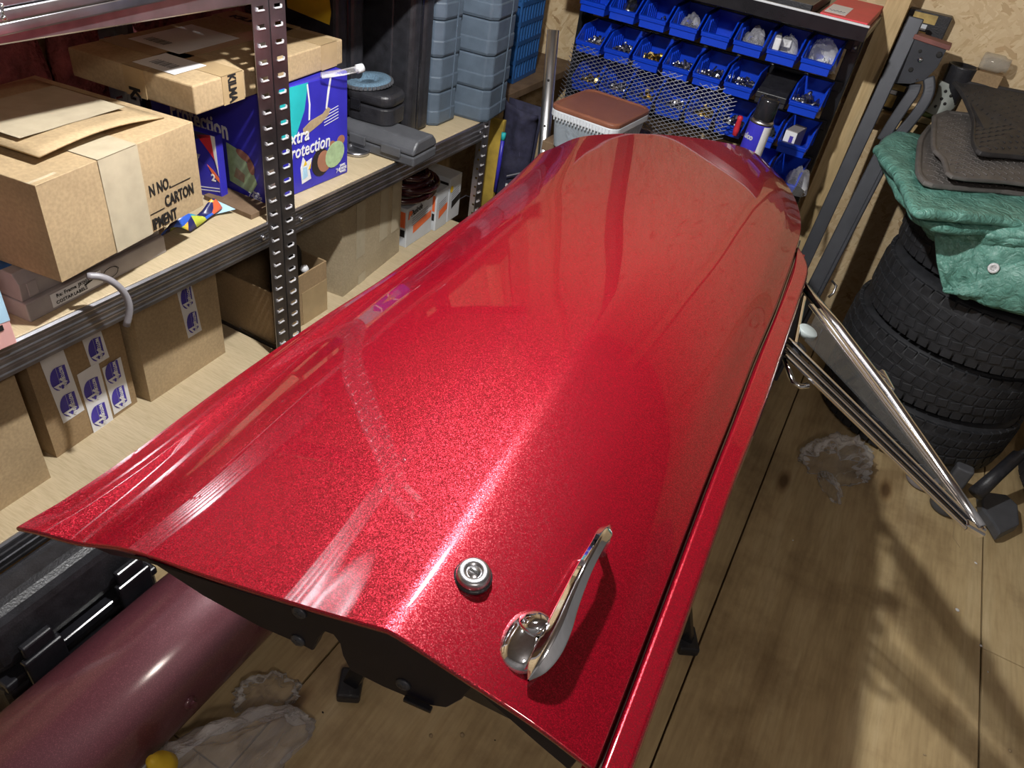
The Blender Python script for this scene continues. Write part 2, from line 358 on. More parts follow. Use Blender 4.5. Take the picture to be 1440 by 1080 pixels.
# ---------------------------------------------------------------- the wall's timber frame
struct(MB().bb((-.155,2.84,0),(-.085,2.93,ZC)).build('trim_1','timber',None,.002))
struct(MB().bb((-1.10,2.86,0),(-1.035,2.95,ZC)).build('trim_2','timber_dark',None,.002))
struct(MB().bb((-.085,2.90,.845),(XR,2.979,.885)).build('trim_3','timber_x',None,.002))
struct(MB().bb((-1.03,2.90,.845),(-.156,2.979,.885)).build('trim_4','timber_x',None,.002))
struct(MB().bb((.62,2.94,.9),(.70,2.979,ZC)).build('trim_5','timber',None,.002))
struct(MB().bb((-1.64,2.55,0),(-1.56,2.63,ZC)).build('trim_6','timber',None,.002))
struct(MB().bb((-1.50,2.88,0),(-1.43,2.95,ZC)).build('trim_7','timber',None,.002))
struct(MB().bb((-1.66,1.95,0),(-1.60,2.03,ZC)).build('trim_8','timber',None,.002))
for y0, y1 in ((.35,1.0),(1.02,1.94)):
    t = MB().grid(lambda u,v: (-1.655+.035*noise.noise(Vector((u*9,v*9,y0)))+.03, y0+(y1-y0)*u, .80+.9*v), 24, 24)
    o = t.build('insulation_batt','insulation',None,solid=.02)
    tag(o, 'pink glass wool batt in the wall behind the '+('near' if y0 < 1 else 'far')+' shelving','insulation','insulation batts')

# ================================================================ car door
def arclen(keys):
    ps = [P(k[0],k[1],z=k[2]) for k in keys]; d = [0]
    for a, b in zip(ps, ps[1:]): d.append(d[-1]+(b-a).length)
    return [(x/d[-1], *p) for x, p in zip(d, ps)]
ZE = .875
near = [(u, *P(a,b,z=z)) for u,a,b,z in ((0,25,740,ZE),(.15,150,762,.884),(.33,300,811,.906),(.48,430,853,.924),(.60,548,895,.936),(.72,650,952,.929),(.86,750,1016,.912),(1,835,1080,.888))]
far = [(u, *P(a,b,z=z)) for u,a,b,z in ((0,745,228,ZE),(.06,765,210,.882),(.14,795,197,.902),(.24,835,190,.922),(.42,900,188,.945),(.60,970,193,.955),(.75,1030,203,.946),(.87,1062,215,.925),(1,1086,236,.890))]
left = arclen([(25,740,ZE),(160,652,ZE),(330,528,ZE),(450,446,ZE),(545,385,ZE),(640,316,ZE),(700,270,ZE),(745,228,ZE)])
right = arclen([(835,1080,.888),(910,887,.888),(989,680,.888),(1025,590,.888),(1061,497,.888),(1088,435,.888),(1107,384,.888),(1119,350,.889),(1126,320,.890),(1122,290,.890),(1107,260,.890),(1086,236,.890)])
def skin(u, v):
    n, f, l, r = spline(near,u), spline(far,u), spline(left,v), spline(right,v)
    c00, c10, c01, c11 = spline(near,0), spline(near,1), spline(far,0), spline(far,1)
    p = n*(1-v)+f*v + l*(1-u)+r*u - (c00*(1-u)*(1-v)+c10*u*(1-v)+c01*(1-u)*v+c11*u*v)
    e = min(1, u/.14)*min(1,(1-u)/.10)
    e = e*e*(3-2*e)
    p.z += .007*math.sin(math.pi*v)*e                              # crown along the length
    rid = .600                                                 # the crease that runs the length of the door
    p.z += .011*math.exp(-abs(u-rid)/.07)*max(0,1-1.25*v)**1.3
    p.z -= .010*math.exp(-((u-.10)/.055)**2)                   # hollow above the lower edge
    p.z -= .0035*(1-min(1,max(0,(u-.022)/.012)))*min(1,v*30)                 # lip along the lower edge
    return p
door = thing('car_door','metallic red car door lying flat on a stand, with chrome handle and vent window','car door',(0,0,0))
NU, NV = 72, 90
us = [i/NU for i in range(NU+1)]; vsq = [j/NV for j in range(NV+1)]
mb = MB(); base = []; rows = []
for v in vsq:
    row = [skin(u, v) for u in us]
    rows.append(row)
# hem: roll the right edge down into the belt groove, and turn the other edges under
cen = (skin(.5,.5)); W = NU+1
verts = [p for r in rows for p in r]; faces = [(j*W+i, j*W+i+1, (j+1)*W+i+1, (j+1)*W+i) for j in range(NV) for i in range(NU)]
mb.add(verts, faces, True)
ring = [rows[0][i] for i in range(NU+1)]+[rows[j][NU] for j in range(1,NV+1)]+[rows[NV][i] for i in range(NU-1,-1,-1)]+[rows[j][0] for j in range(NV-1,0,-1)]
n = len(ring)
def offs(p, k, dz):
    d = Vector((p.x-cen.x, (p.y-cen.y)*.8, 0)).normalized(); return Vector((p.x+d.x*k, p.y+d.y*k, p.z+dz))
rolls = [ring]+[[offs(p,k,dz) for p in ring] for k,dz in ((.0016,-.0010),(.0022,-.003),(.0018,-.006),(-.004,-.0075),(-.03,-.0075))]
vs = [p for r in rolls for p in r]
mb.add(vs, [(a*n+i, a*n+(i+1)%n, (a+1)*n+(i+1)%n, (a+1)*n+i) for a in range(len(rolls)-1) for i in range(n)], True)
skin_o = mb.build('outer_skin','red_paint',door)
# belt flange beyond the groove
inn = right[:9]
fk = [(1119,352),(1128,362),(1136,377),(1132,400),(1100,498),(1068,592),(1033,682),(956,902),(891,1082),(868,1150)]
ik = [(835,1085),(910,887),(989,680),(1025,590),(1061,497),(1088,435),(1107,384),(1119,351)]
def chain(keys, z): 
    ps = [P(a,b,z=z) for a,b in keys]; d=[0]
    for a,b in zip(ps,ps[1:]): d.append(d[-1]+(b-a).length)
    return [(x/d[-1],*p) for x,p in zip(d,ps)]
pr_ = [((822,1120),(868,1145)),((838,1083),(891,1082)),((913,889),(956,902)),((992,682),(1033,682)),((1028,592),(1068,592)),((1064,499),(1100,498)),((1095,425),(1124,424)),((1110,386),(1136,384)),((1115,369),(1131,366)),((1119,353),(1121,352))]
inner = chain([q[0] for q in pr_], .872); outer = [(k[0], *P(*q[1], z=.868)) for k, q in zip(inner, pr_)]
def flange(u, v):
    a, b = spline(inner, v), spline(outer, v); p = a.lerp(b, u)
    p.z += -.004+.012*(lambda q: q*q*(3-2*q))(min(1,u/.22))-.006*(max(0,u-.85)/.15)**2
    if v > .97: p = p
    return p
mb = MB(); mb.grid(flange, 14, 60)
mb.build('belt_flange','red_paint',door,solid=.004)
# chrome channel lying in the groove
mb = MB(); mb.tube([Vector(spline(right, t*.77))+Vector((.006,0,-.016)) for t in [i/40 for i in range(41)]], .0016, 8)
mb.build('belt_moulding','steel',door)
mb = MB(); mb.grid(lambda u,v: Vector(spline(right, v*.74))+Vector((-.01+.034*u,0,-.021)), 2, 40); mb.build('groove_floor','red_paint',door)
# inner door shell below the skin
sh = [offs(p,-.022,0) for p in ring]
bot = [Vector((p.x+(cen.x-p.x)*.06, p.y+(cen.y-p.y)*.06, .775+.03*max(0,(p.x+.3))*.0)) for p in sh]
mb = MB(); k = len(sh); mb.add([Vector((p.x,p.y,p.z-.012)) for p in sh]+bot, [(i,(i+1)%k,k+(i+1)%k,k+i) for i in range(k)]+[tuple(range(k,2*k))], False)
mb.build('inner_shell','navy_panel',door)
# rear end panel, cut out for the latch (outline read in the door's end plane)
eA, eB = rows[0][2]+Vector((0,.012,0)), rows[0][NU-2]+Vector((0,.012,0))
ed = Vector((eB.x-eA.x, eB.y-eA.y, 0)); EL = ed.length; ed.normalize(); en = Vector((ed.y,-ed.x,0))
def onend(px, py):
    d = RM @ Vector((px-720,py-540,F)); o = eA+en*.0; t = (o-CAM).dot(en)/d.dot(en); return CAM+d*t
low = [(205,786),(285,838),(365,882),(425,908),(440,916),(447,899),(457,889),(468,893),(477,905),(481,922),(492,943),(540,967),(600,992),(628,996),(648,985),(664,968),(700,998),(755,1046),(800,1084)]
up_ = [rows[0][i]+Vector((0,.012,-.006)) for i in range(NU-2, 12, -2)]
poly = [onend(*q) for q in low]+up_
poly = [(Vector(p)-eA) for p in poly]; poly2 = [(p.dot(ed), p.z) for p in poly]
mb = MB(); mb.prism(poly2, .016, lambda x,y,z: tuple(eA+ed*x+Vector((0,0,y))-en*z)); ep = mb.build('end_panel','navy_panel',door,.0015,1)
for q in ((421,861),(419,900),(567,962)):
    c = onend(*q); m3 = Matrix((ed, Vector((0,0,1)), en)).transposed()
    mb = MB(); mb.lathe([(0,.0035),(.004,.0035),(.0075,.002),(.0085,0)],16,c,m3); mb.box(c+en*.0036,(.009,.0016,.0006),mt=m3); mb.box(c+en*.0036,(.0016,.009,.0006),mt=m3); mb.build('screw','dark_steel',ep)
mb = MB(); c = onend(590,985); mb.box(c+en*.004,(.03,.005,.006),mt=Matrix((ed, Vector((0,0,1)), en)).transposed()); mb.build('latch_stop','black_gloss',ep,.001)

# lock and handle
def on_skin(px, py):
    """point of the door skin seen at a pixel"""
    z = .93
    for _ in range(8):
        p = P(px,py,z=z); best = min(((q.x-p.x)**2+(q.y-p.y)**2, q.z) for r in rows for q in r); z = best[1]
    return P(px,py,z=z)
lk = on_skin(665,812); nt_ = Vector((.06,-.10,1)).normalized(); q3 = nt_.to_track_quat('Z','Y').to_matrix()
mb = MB(); mb.lathe([(.0,.0122),(.0065,.0122),(.0069,.0112),(.0076,.0112),(.0080,.0125),(.0145,.0125),(.0165,.0105),(.0175,.006),(.0175,0)],32,lk,q3); lo = mb.build('lock_cylinder','steel',door)
MB().box(lk+nt_*.0124,(.010,.0022,.0008),mt=q3@Matrix.Rotation(-.55,3,'Z')).build('key_slot','ink',lo)
MB().lathe([(.0195,.0),(.0195,.003),(.0172,.004)],32,lk,q3).build('gasket','black_plastic',lo)
hz = on_skin(745,905).z
Hb, Ht = P(742,960,z=hz), P(856,742,z=hz+.03)
hd = Vector((Ht.x-Hb.x, Ht.y-Hb.y, 0)); HL = hd.length; hd.normalize(); hr = Vector((hd.y,-hd.x,0))
hnd = MB()
# blade: keys along the handle (t, side, height, half width, half thickness)
bk = [(0,.000,.004,.001,.002),(.06,.002,.010,.009,.007),(.16,.004,.018,.0125,.0115),(.28,.004,.026,.0120,.012),(.40,.002,.033,.0100,.010),(.6,.0,.041,.0080,.0072),(.8,.0,.042,.0072,.0058),(.93,.0,.037,.0078,.0055),(1.0,.0,.034,.0012,.0015)]
def blade(u, v):
    s, h, wd, tk = spline(bk, v); a = 2*math.pi*u
    ca, sa = math.cos(a), math.sin(a)
    x = wd*ca; zz = tk*(sa if sa < 0 else sa*(1-.75*abs(ca)))
    return Hb+hd*(HL*v)+hr*(s+x)+Vector((0,0,h+zz))
hnd.grid(blade, 24, 48); hb_o = hnd.build('handle_grip','chrome',door)
# escutcheon under the near end
ec = P(752,898,z=hz)
def esc(u, v):
    a = 2*math.pi*u; r = math.sin(v*math.pi/2); x = .025*math.cos(a)*r; y = (.050 if math.sin(a) < 0 else .034)*math.sin(a)*r*(1 if math.sin(a) > 0 else 1-.25*abs(math.sin(a)))
    return ec+hr*(x-.006)+hd*(y-.004)+Vector((0,0,.019*math.cos(v*math.pi/2)-.002))
MB().grid(esc, 32, 12).build('escutcheon','chrome',door)
bu = P(752,886,z=hz+.008); bn = (Vector((0,0,1))-hr*.35+hd*.25).normalized(); b3 = bn.to_track_quat('Z','Y').to_matrix()
MB().lathe([(.0150,-.008),(.0150,.010),(.0138,.0135),(.008,.0155),(0,.0158)],28,bu,b3).build('push_button','chrome',door)
ft = P(864,752,z=hz)
MB().tube([Ht+hd*-.012+Vector((0,0,.004)), Ht+hd*-.010+Vector((.003,0,-.010)), Vector((Ht.x-.0*hd.x,Ht.y-.006,hz+.006)), Vector((Ht.x,Ht.y-.006,hz-.004))], [.005,.0055,.006,.008], 12).build('handle_foot','chrome',door)

# vent window: plane through three points
A_, B_, T_ = P(1126,400,z=.850), P(1106,486,z=.850), P(1384,750,z=.755)
vn = (A_-T_).cross(B_-T_).normalized(); vn = vn if vn.z > 0 else -vn
def vp(px, py, h=0):
    d = RM @ Vector((px-720,py-540,F)); t = (T_-CAM).dot(vn)/d.dot(vn); return CAM+d*t+vn*h
vent = MB()
vf = MB(); vf.tube([vp(1124,396),vp(1180,462),vp(1250,555),vp(1330,672),vp(1378,742)], .0100, 12); vf.build('vent_pillar','worn_chrome',door)
vf = MB()
for a,b,c,d,wd,tk in ((1140,428,1374,738,.013,.006),(1150,436,1366,726,.009,.010)): vf.bar(vp(a,b),vp(c,d),wd,tk,vn)
vf.build('vent_frame','worn_chrome',door,.002,2)
for a,b,c,d,wd,tk,h,mt,nm in ((1108,476,1372,737,.006,.006,0,'worn_chrome','channel_rail'),(1106,483,1368,738,.010,.006,-.004,'black_gloss','channel_seal'),(1105,489,1364,739,.0035,.005,0,'worn_chrome','channel_rail'),(1105,494,1362,742,.007,.006,-.004,'black_gloss','channel_seal'),(1104,499,1358,744,.005,.005,0,'worn_chrome','channel_rail')):
    MB().bar(vp(a,b,h),vp(c,d,h),wd,tk,vn).build(nm,mt,door,.001,1)
gl = [vp(1148,440),vp(1132,478),vp(1355,715),vp(1300,640),vp(1220,525)]
vg = MB(); k = len(gl); vg.add([p-vn*.0015 for p in gl]+[p+vn*.0015 for p in gl],[tuple(range(k))[::-1],tuple(range(k,2*k))]+[(i,(i+1)%k,k+(i+1)%k,k+i) for i in range(k)]); vg.build('vent_glass','window_glass',door)
MB().bar(vp(1131,418),vp(1118,484),.007,.008,vn).build('vent_sill','chrome',door,.002)
kn = MB(); kn.bar(vp(1224,522,.004),vp(1244,538,.004),.010,.012,vn); kn.bar(vp(1236,524,.005),vp(1252,552,.004),.011,.012,vn); kn.build('pivot_lug','worn_chrome',door,.004,3)
v3 = Matrix(((vp(1150,470)-vp(1140,470)).normalized(), vn.cross((vp(1150,470)-vp(1140,470)).normalized()), vn)).transposed()
MB().lathe([(.019,-.006),(.019,.004),(.017,.006),(0,.006)],28,vp(1135,467,.0),v3).build('catch_disc','white_disc',door)
MB().lathe([(.019,-.012),(.019,-.006),(0,-.006)],28,vp(1124,484,.0),v3).build('catch_plate','dark_steel',door)
MB().tube([vp(1108,500,-.01),vp(1115,515,-.012),vp(1122,530,-.014),vp(1131,537,-.012),vp(1140,538,-.008)],[.004,.005,.005,.005,.0055],10).build('catch_lever','chrome',door)
tp = MB(); tp.bar(vp(1358,735,-.002),vp(1384,750,-.002),.016,.012,vn); tp.bar(vp(1366,722,.0),vp(1383,748,.0),.010,.012,vn); tp.build('frame_tip','chrome',door,.003,2)

# stand that carries the door
st = thing('trestle','black steel trestle under the red door','trestle',(-.32,1.0,0))
def leg(a, b, w=.035, nm='leg'):
    a, b = Vector(a)-Vector((-.32,1.0,0)), Vector(b)-Vector((-.32,1.0,0)); MB().bar(a,b,w,w*.7,(0,1,0)).build(nm,'black_paint',st,.004)
f1, f2 = P(493,968,z=.0), P(963,905,z=.0)
feet = [(f1, Vector((-.36,.86,.77))), (f2, Vector((-.16,1.10,.77))), (Vector((-.50,1.34,.0)), Vector((-.38,1.12,.77))), (Vector((-.20,.90,.0)), Vector((-.18,.95,.77)))]
for a, b in feet: 
    leg(a+Vector((0,0,.012)), b)
    q = a-Vector((-.32,1.0,0)); MB().box((q.x,q.y,.014),(.05,.07,.028),rz=.5).build('rubber_foot','black_plastic',st,.006)
for x in (-.37,-.17): MB().bb((x-.02+.32,.80-1,.745),(x+.02+.32,1.2-1,.774)).build('top_rail','black_paint',st,.004)
MB().bb((-.37+.32,.97-1,.72),(-.17+.32,1.01-1,.745)).build('cross_rail','black_paint',st,.004)
# ================================================================ steel shelving along the left wall
MZ, LZ, UZ = .750, .365, 1.235
def slotted(mb, o, d, n, w, z0, z1, t=.0016, pitch=.032, lips=None):
    """perforated strip of an angle post: o corner, d across, n face normal; slots with a turned lip"""
    o, d, n = Vector(o), Vector(d), Vector(n); mt = Matrix((d, n, Vector((0,0,1)))).transposed()
    def pc(a0, a1, b0, b1, dep=t, off=0): mb.box(o+d*((a0+a1)/2)+n*off+Vector((0,0,(b0+b1)/2)), (a1-a0, dep, b1-b0), mt=mt)
    a, b = w*.30, w*.74
    pc(0, a, z0, z1); pc(b, w, z0, z1); z = z0
    while z < z1:
        pc(a, b, z, min(z1, z+pitch-.007))
        if lips is not None:
            lips.box(o+d*((a+b)/2)+n*.0018+Vector((0,0,z+pitch-.0075)), (b-a,.004,.0018), mt=mt); lips.box(o+d*(b-.001)+n*.0018+Vector((0,0,z+pitch-.005)), (.0018,.004,.006), mt=mt)
        z += pitch
    return mb
def beam(y0, y1, z0, z1, x, sgn, ribs=True):
    h = z1-z0; pr = [(0,0),(.004,.003)]
    if ribs:
        for k in range(1,4): c = h*(k/4.0); pr += [(.004,c-.006),(.0028,c-.003),(.0028,c+.003),(.004,c+.006)]
    pr += [(.004,h-.004),(.001,h),(-.012,h),(-.012,0)]
    return MB().prism(pr, y1-y0, lambda a,b,c: (x+sgn*a, y0+c, z0+b))
def shelving(y0, y1, label, cut=False):
    D = .45; t = thing('steel_shelving', label, 'shelving', (-1.1,(y0+y1)/2,0), 0, 'steel shelving units'); h = (y1-y0)/2; H = 1.72
    for x, nx in ((0,1),(-D,-1)):
        for s in (-1,1):
            Hp = MZ-.002 if cut and s == 1 and x == 0 else H
            mb = MB(); lp = MB(); slotted(mb, (x, s*h, 0), (0,-s,0), (nx,0,0), .042, 0, Hp, lips=lp); slotted(mb, (x, s*h, 0), (-nx,0,0), (0,s,0), .042, 0, Hp)
            mb.box((x-nx*.001, s*(h-.002), Hp/2), (.004,.004,Hp)); po_ = mb.build('post','galvanized',t); lp.build('slot_lips','lip_glint',po_)['kind'] = 'stuff'
    for zt, bh in ((LZ,.062),(MZ,.062),(UZ,.045),(1.70,.062)):
        for x, sg in ((.001,1),(-D-.001,-1)):
            bo = beam(-h+.03, h-.03, zt-bh-.002, zt-.002, x-sg*.004, sg, zt != UZ).build('beam','galvanized',t)
            if x > 0:
                for yy in (-h+.06, h-.06): MB().lathe([(0,.004),(.005,.003),(.006,0)],10,(x+.001,yy,zt-bh/2),Matrix.Rotation(math.pi/2,3,'Y')).build('rivet','steel',bo)
        for s in (-1,1): MB().bb((-D+.02,s*(h-.006)-.005,zt-.055),(-.02,s*(h-.006)+.005,zt-.014)).build('side_beam','galvanized',t)
        MB().bb((-D+.008,-h+.012,zt-.013),(-.004,h-.012,zt)).build('shelf_board','particle_board',t,.001,1)
    return t
shelving(.20, 1.139, 'galvanised shelving unit in the foreground, holding the printed carton')
shelving(1.142, 2.082, 'galvanised shelving unit farther back, holding the black tool cases', True)
# shelf hanger lip under the upper front beam
# galvanised ribbed sheet lying on the upper shelf
a, b = P(0,46,x=-1.085), P(330,-24,x=-1.085)
rs = thing('ribbed_sheet','ribbed galvanised steel sheet lying on the topmost visible shelf','metal sheet',(-1.085,.62,1.238))
mb = MB()
for k in range(7): mb.grid(lambda u,v,k=k: (.0004*math.sin(u*math.pi)-.0004*k, -.36+.74*v, -.054+.0165*k+.0155*u+.056*.74*v), 6, 2)
mb.build('ribbed_face','galvanized',rs,solid=.002)
MB().bb((-.34,-.36,.001),(-.004,.38,.004)).build('sheet_top','galvanized',rs)
hk = [P(2,5,x=-1.07),P(3,12,x=-1.072),P(4,20,x=-1.07),P(5,25,x=-1.068)]
mb = MB(); mb.tube([p-rs.location for p in hk], .0022, 8); mb.lathe([(0,-.004),(.004,-.002),(.004,.002),(0,.004)],10,hk[-1]-rs.location); mb.build('hook','chrome',rs)

# ---------------------------------------------------------------- cartons
def carton(name, label, c0, L, D, H, rz, mat='cardboard', top='closed', group='cardboard boxes on the shelves', cat='box', skew=0, tape=None):
    t = thing(name, label, cat, c0, rz, group); w = .004
    if top == 'open':
        mb = MB(); mb.bb((-D,0,0),(0,L,w)); mb.bb((-w,0,0),(0,L,H)); mb.bb((-D,0,0),(-D+w,L,H)); mb.bb((-D+w,0,0),(-w,w,H)); mb.bb((-D+w,L-w,0),(-w,L,H)); mb.build('body',mat,t,.002)
    else:
        # panels bow slightly like real board
        def face(fn): mbx.grid(fn, 8, 8, False)
        mbx = MB(); b = .0010
        def bow(u,v): return b*math.sin(u*math.pi)*math.sin(v*math.pi)
        face(lambda u,v: (bow(u,v), L*u, H*v)); face(lambda u,v: (-D-bow(u,v), L*(1-u), H*v))
        face(lambda u,v: (-D+D*u, -bow(u,v), H*v)); face(lambda u,v: (-D*u, L+bow(u,v), H*v)); face(lambda u,v: (-D+D*u, L*(1-v), 0))
        face(lambda u,v: (-D+D*u, L*v, H-.004))
        o = mbx.build('body',mat,t)
        e = .0015
        for k, (x0,x1) in enumerate(((-D,-D/2-e),(-D/2+e,0))):
            MB().bb((x0,0,H-.003),(x1,L,H+.0005)).build('flap',mat,t,.0012,1)
    if tape:
        for (y0, y1, tm) in tape:
            MB().bb((-.10,y0,H+.0006),(.0013,y1,H+.0014)).build('tape',tm,t); MB().bb((.0012,y0,H-.075),(.0020,y1,H+.0014)).build('tape',tm,t)
    return t

# printed carton on two flat boxes
fb = thing('flat_box','flat grey card box with a printed label, lying on the shelf under another','box',(-1.122,.565,MZ),math.radians(5),'flat boxes under the carton')
MB().bb((-.36,0,0),(0,.305,.036)).build('tray','grey_card',fb,.002)
patch([(0,.045,.006),(0,.15,.006),(0,.15,.032),(0,.045,.032)],'white_paper',fb,'label')
for k,(s,y,z,sz) in enumerate((('Re: Frame','.055',.022,.010),('JK005','.10',.022,.010),('COSTAR','.052',.010,.009),('LABELS','.088',.010,.009))): text(s, sz, 'ink', fb, (.0014,float(y),z))
patch([(0,.112,.017),(0,.148,.025),(0,.148,.028),(0,.112,.020)],'ink',fb,'marker_stripe',.0014)
sw = MB(); sw.tube([(.0016,.17+.018*math.cos(a)*(1-.1*a/6),.018+.010*math.sin(a*1.0)) for a in [i*.35 for i in range(24)]], .0006, 4); sw.build('scribble','ink',fb)
fb2 = thing('flat_box','flat grey card box with a creased lid, lying on the labelled flat box','box',(-1.127,.567,MZ+.0365),math.radians(5),'flat boxes under the carton')
mb = MB(); mb.prism([(-.36,0),(-.004,0),(0,.03),(-.0,.034),(-.01,.052),(-.36,.052)], .30, lambda a,b,c: (a,c,b)); mb.build('lid','grey_card',fb2,.0015)
MB().bb((-.001,.012,.006),(.0016,.03,.032)).build('lid_tab','grey_card',fb2,.001)
bl = MB(); bl.grid(lambda u,v: (-1.31+.15*u, .45+.22*v, MZ+.089+.012*max(0,noise.noise(Vector((u*5,v*5,3))))), 12, 12)
tag(bl.build('blue_plastic_sheet','blue_crate',None,solid=.001),'crumpled blue plastic sheet under the printed carton','plastic sheet')

pc = carton('shipping_carton','large worn carton printed CARTON and SHIPMENT on two flat boxes',(-1.058,.598,.8405),.345,.36,.166,math.radians(8.5),'cardboard',group=None)
# near flap torn and lifted, wide paper tape across the front
fl_ = MB(); fl_.grid(lambda u,v: (-.345+.30*u, .055+.27*v, .168+.014*(1-v)+.012*math.sin(v*3)*u), 10, 10); fl_.build('lifted_flap','cardboard',pc,solid=.003)
fl_ = MB(); fl_.grid(lambda u,v: (-.34+.33*u, .0+.05*v, .168+.004*math.sin(u*6)), 10, 4); fl_.build('lifted_flap','cardboard_pale',pc,solid=.003)
tp_ = MB(); tp_.grid(lambda u,v: (.0018+.0006*noise.noise(Vector((u*6,v*6,1))), .118+.086*u, .0+.167*v), 8, 14); tp_.grid(lambda u,v: (.0018-.10*v, .118+.086*u, .1680+.0008*noise.noise(Vector((u*6,v*6,2)))), 6, 6); tp_.build('paper_tape','tape_clear',pc)
tp_ = MB(); tp_.grid(lambda u,v: (-.26+.16*u, .075+.22*v, .190-.008*v+.001*noise.noise(Vector((u*5,v*9,2)))), 6, 10); tp_.build('paper_tape','tape_clear',pc)
X = .0014
text('N NO.',.030,'ink',pc,(X,.212,.068),sx=.62,bold=.0006); patch([(X,.262,.067),(X,.318,.067),(X,.318,.0685),(X,.262,.0685)],'ink',pc,'rule',0)
text('CARTON',.030,'ink',pc,(X,.245,.036),sx=.62,bold=.0006); patch([(X,.206,.035),(X,.242,.035),(X,.242,.0365),(X,.206,.0365)],'ink',pc,'rule',0)
text('IPMENT',.030,'ink',pc,(X,.207,.005),sx=.62,bold=.0006)

# slab box with brand tape
kb = thing('slab_box','flat wide carton with brand tape and white address labels, on the blue nappy box','box',(-1.132,.970,1.0045),math.radians(5.5),'cardboard boxes on the shelves')
mb = MB(); mb.bb((-.30,0,0),(0,.485,.054)); mb.build('body','cardboard',kb,.003)
for y0, y1, nm in ((.075,.135,'tape'),(.40,.46,'tape')):
    MB().bb((-.30,y0,.0543),(.0012,y1,.0550)).build(nm,'tape_tan',kb); MB().bb((.0003,y0,-.0),(.0012,y1,.055)).build(nm,'tape_tan',kb)
MB().bb((-.165,-.0012,.0),(-.115,-.0003,.0550)).build('tape','tape_tan',kb); MB().bb((-.165,-.0012,.0543),(-.115,.485,.0550)).build('tape','tape_tan',kb)
text('KILMA',.030,'ink',kb,(.0014,.092,.055),right=(0,0,-1),up=(0,1,0),sx=.62,bold=.0012); text('KILMAT',.032,'ink',kb,(-.27,.42,.0552),right=(1,0,0),up=(0,1,0),sx=1.1,bold=.0008)
text('K',.036,'ink',kb,(-.155,-.0014,.018),right=(0,0,-1),up=(1,0,0),bold=.0012)
for pts, nm in (((-.16,.02,-.06,.105),'address_label'),((-.27,.12,-.14,.30),'address_label')):
    x0,y0,x1,y1 = pts; patch([(x0,y0,.055),(x1,y0,.055),(x1,y1,.055),(x0,y1,.055)],'white_paper',kb,nm,.0004,(0,0,1))
    for k in range(9): patch([(x0+.02+k*.006,y0+.02,.0561),(x0+.022+k*.006+.001*(k%3),y0+.02,.0561),(x0+.022+k*.006+.001*(k%3),y0+.045,.0561),(x0+.02+k*.006,y0+.045,.0561)],'grey_ink',kb,'barcode_bar',.0002,(0,0,1),.0002)

# blue nappy box
nb = thing('nappy_box','glossy blue nappy box with a baby picture, behind the slotted post','box',(-1.150,1.145,MZ),math.radians(-1))
L, D, H = .285, .34, .250
mb = MB(); mb.bb((-D,0,0),(0,L,H)); body = mb.build('body','blue_card',nb,.003)
def fr(pts, mat, nm='printed_patch', off=.0006): return patch([(0,y,z) for y,z in pts],mat,nb,nm,off)
fr([(.10,.13),(.135,.19),(.15,.249),(.06,.249),(.06,.13)],'teal_ink')
fr([(.128,.150),(.155,.163),(.195,.170),(.212,.182),(.222,.176),(.215,.163),(.19,.150),(.14,.134),(.130,.138)],'kraft_inside','handle_hole',.0008)
for q in ([(.147,.165),(.150,.20),(.145,.245),(.149,.246),(.155,.20),(.152,.166)],[(.205,.180),(.213,.22),(.222,.248),(.227,.247),(.219,.215),(.21,.178)]): fr(q,'white_paper','torn_edge',.0009)
text('Extra',.044,'white_paper',nb,(.0012,.066,.122),shear=.2,bold=.0006,sx=.85); text('Protection',.044,'white_paper',nb,(.0012,.066,.088),shear=.2,bold=.0006,sx=.80)
for k in range(5): fr([(.20,.140+.007*k),(.25,.148+.007*k),(.25,.1495+.007*k),(.20,.1415+.007*k)],'white_paper','print_line')
fr(ell((.185,.055),.032,.034),'hair_ink'); fr(ell((.197,.055),.024,.027,rot=.3),'skin_ink',off=.0011); fr(ell((.235,.062),.036,.030,rot=.5),'green_cloth',off=.0015); fr(ell((.225,.09),.012,.008),'skin_ink',off=.0011); fr(ell((.258,.092),.014,.012),'skin_ink',off=.0011)
fr([(.118,.02),(.15,.025),(.145,.05),(.155,.075),(.135,.07),(.125,.085),(.115,.06)],'white_paper'); fr([(.12,.03),(.138,.034),(.136,.058),(.124,.06)],'pale_blue_card',off=.0012); fr([(.125,.062),(.132,.075),(.137,.064)],'yellow',off=.0012); fr([(.14,.05),(.152,.068),(.148,.05)],'yellow',off=.0012)
text('74',.016,'white_paper',nb,(.0012,.238,.012)); 
for k,s in enumerate(('DIAPERS','COUCHES','PANALES')): text(s,.009,'white_paper',nb,(.0012,.253,.024-.008*k),sx=.6)
def fn(pts, mat, nm='printed_patch', off=.0006): return patch([(x,0,z) for x,z in pts],mat,nb,nm,off,(0,-1,0))
text('Protection',.058,'white_paper',nb,(-.275,-.0008,.128),right=(1,0,0),up=(0,0,1),bold=.0012,sx=.72)
fn([(-.105,.03),(-.04,.02),(-.02,.05),(-.03,.075),(-.075,.115),(-.105,.12)],'green_cloth'); fn(ell((-.055,.105),.022,.010,rot=-.3),'skin_ink',off=.001); fn(ell((-.035,.085),.010,.018,rot=.2),'skin_ink',off=.001)
fn([(-.09,.045),(-.06,.04),(-.055,.06),(-.08,.07)],'kraft_inside',off=.0014)
text('74',.018,'white_paper',nb,(-.050,-.0008,.010),right=(1,0,0)); 
for k,s in enumerate(('DIAPERS','COUCHES','PANALES')): text(s,.009,'white_paper',nb,(-.034,-.0008,.023-.008*k),right=(1,0,0),sx=.6)
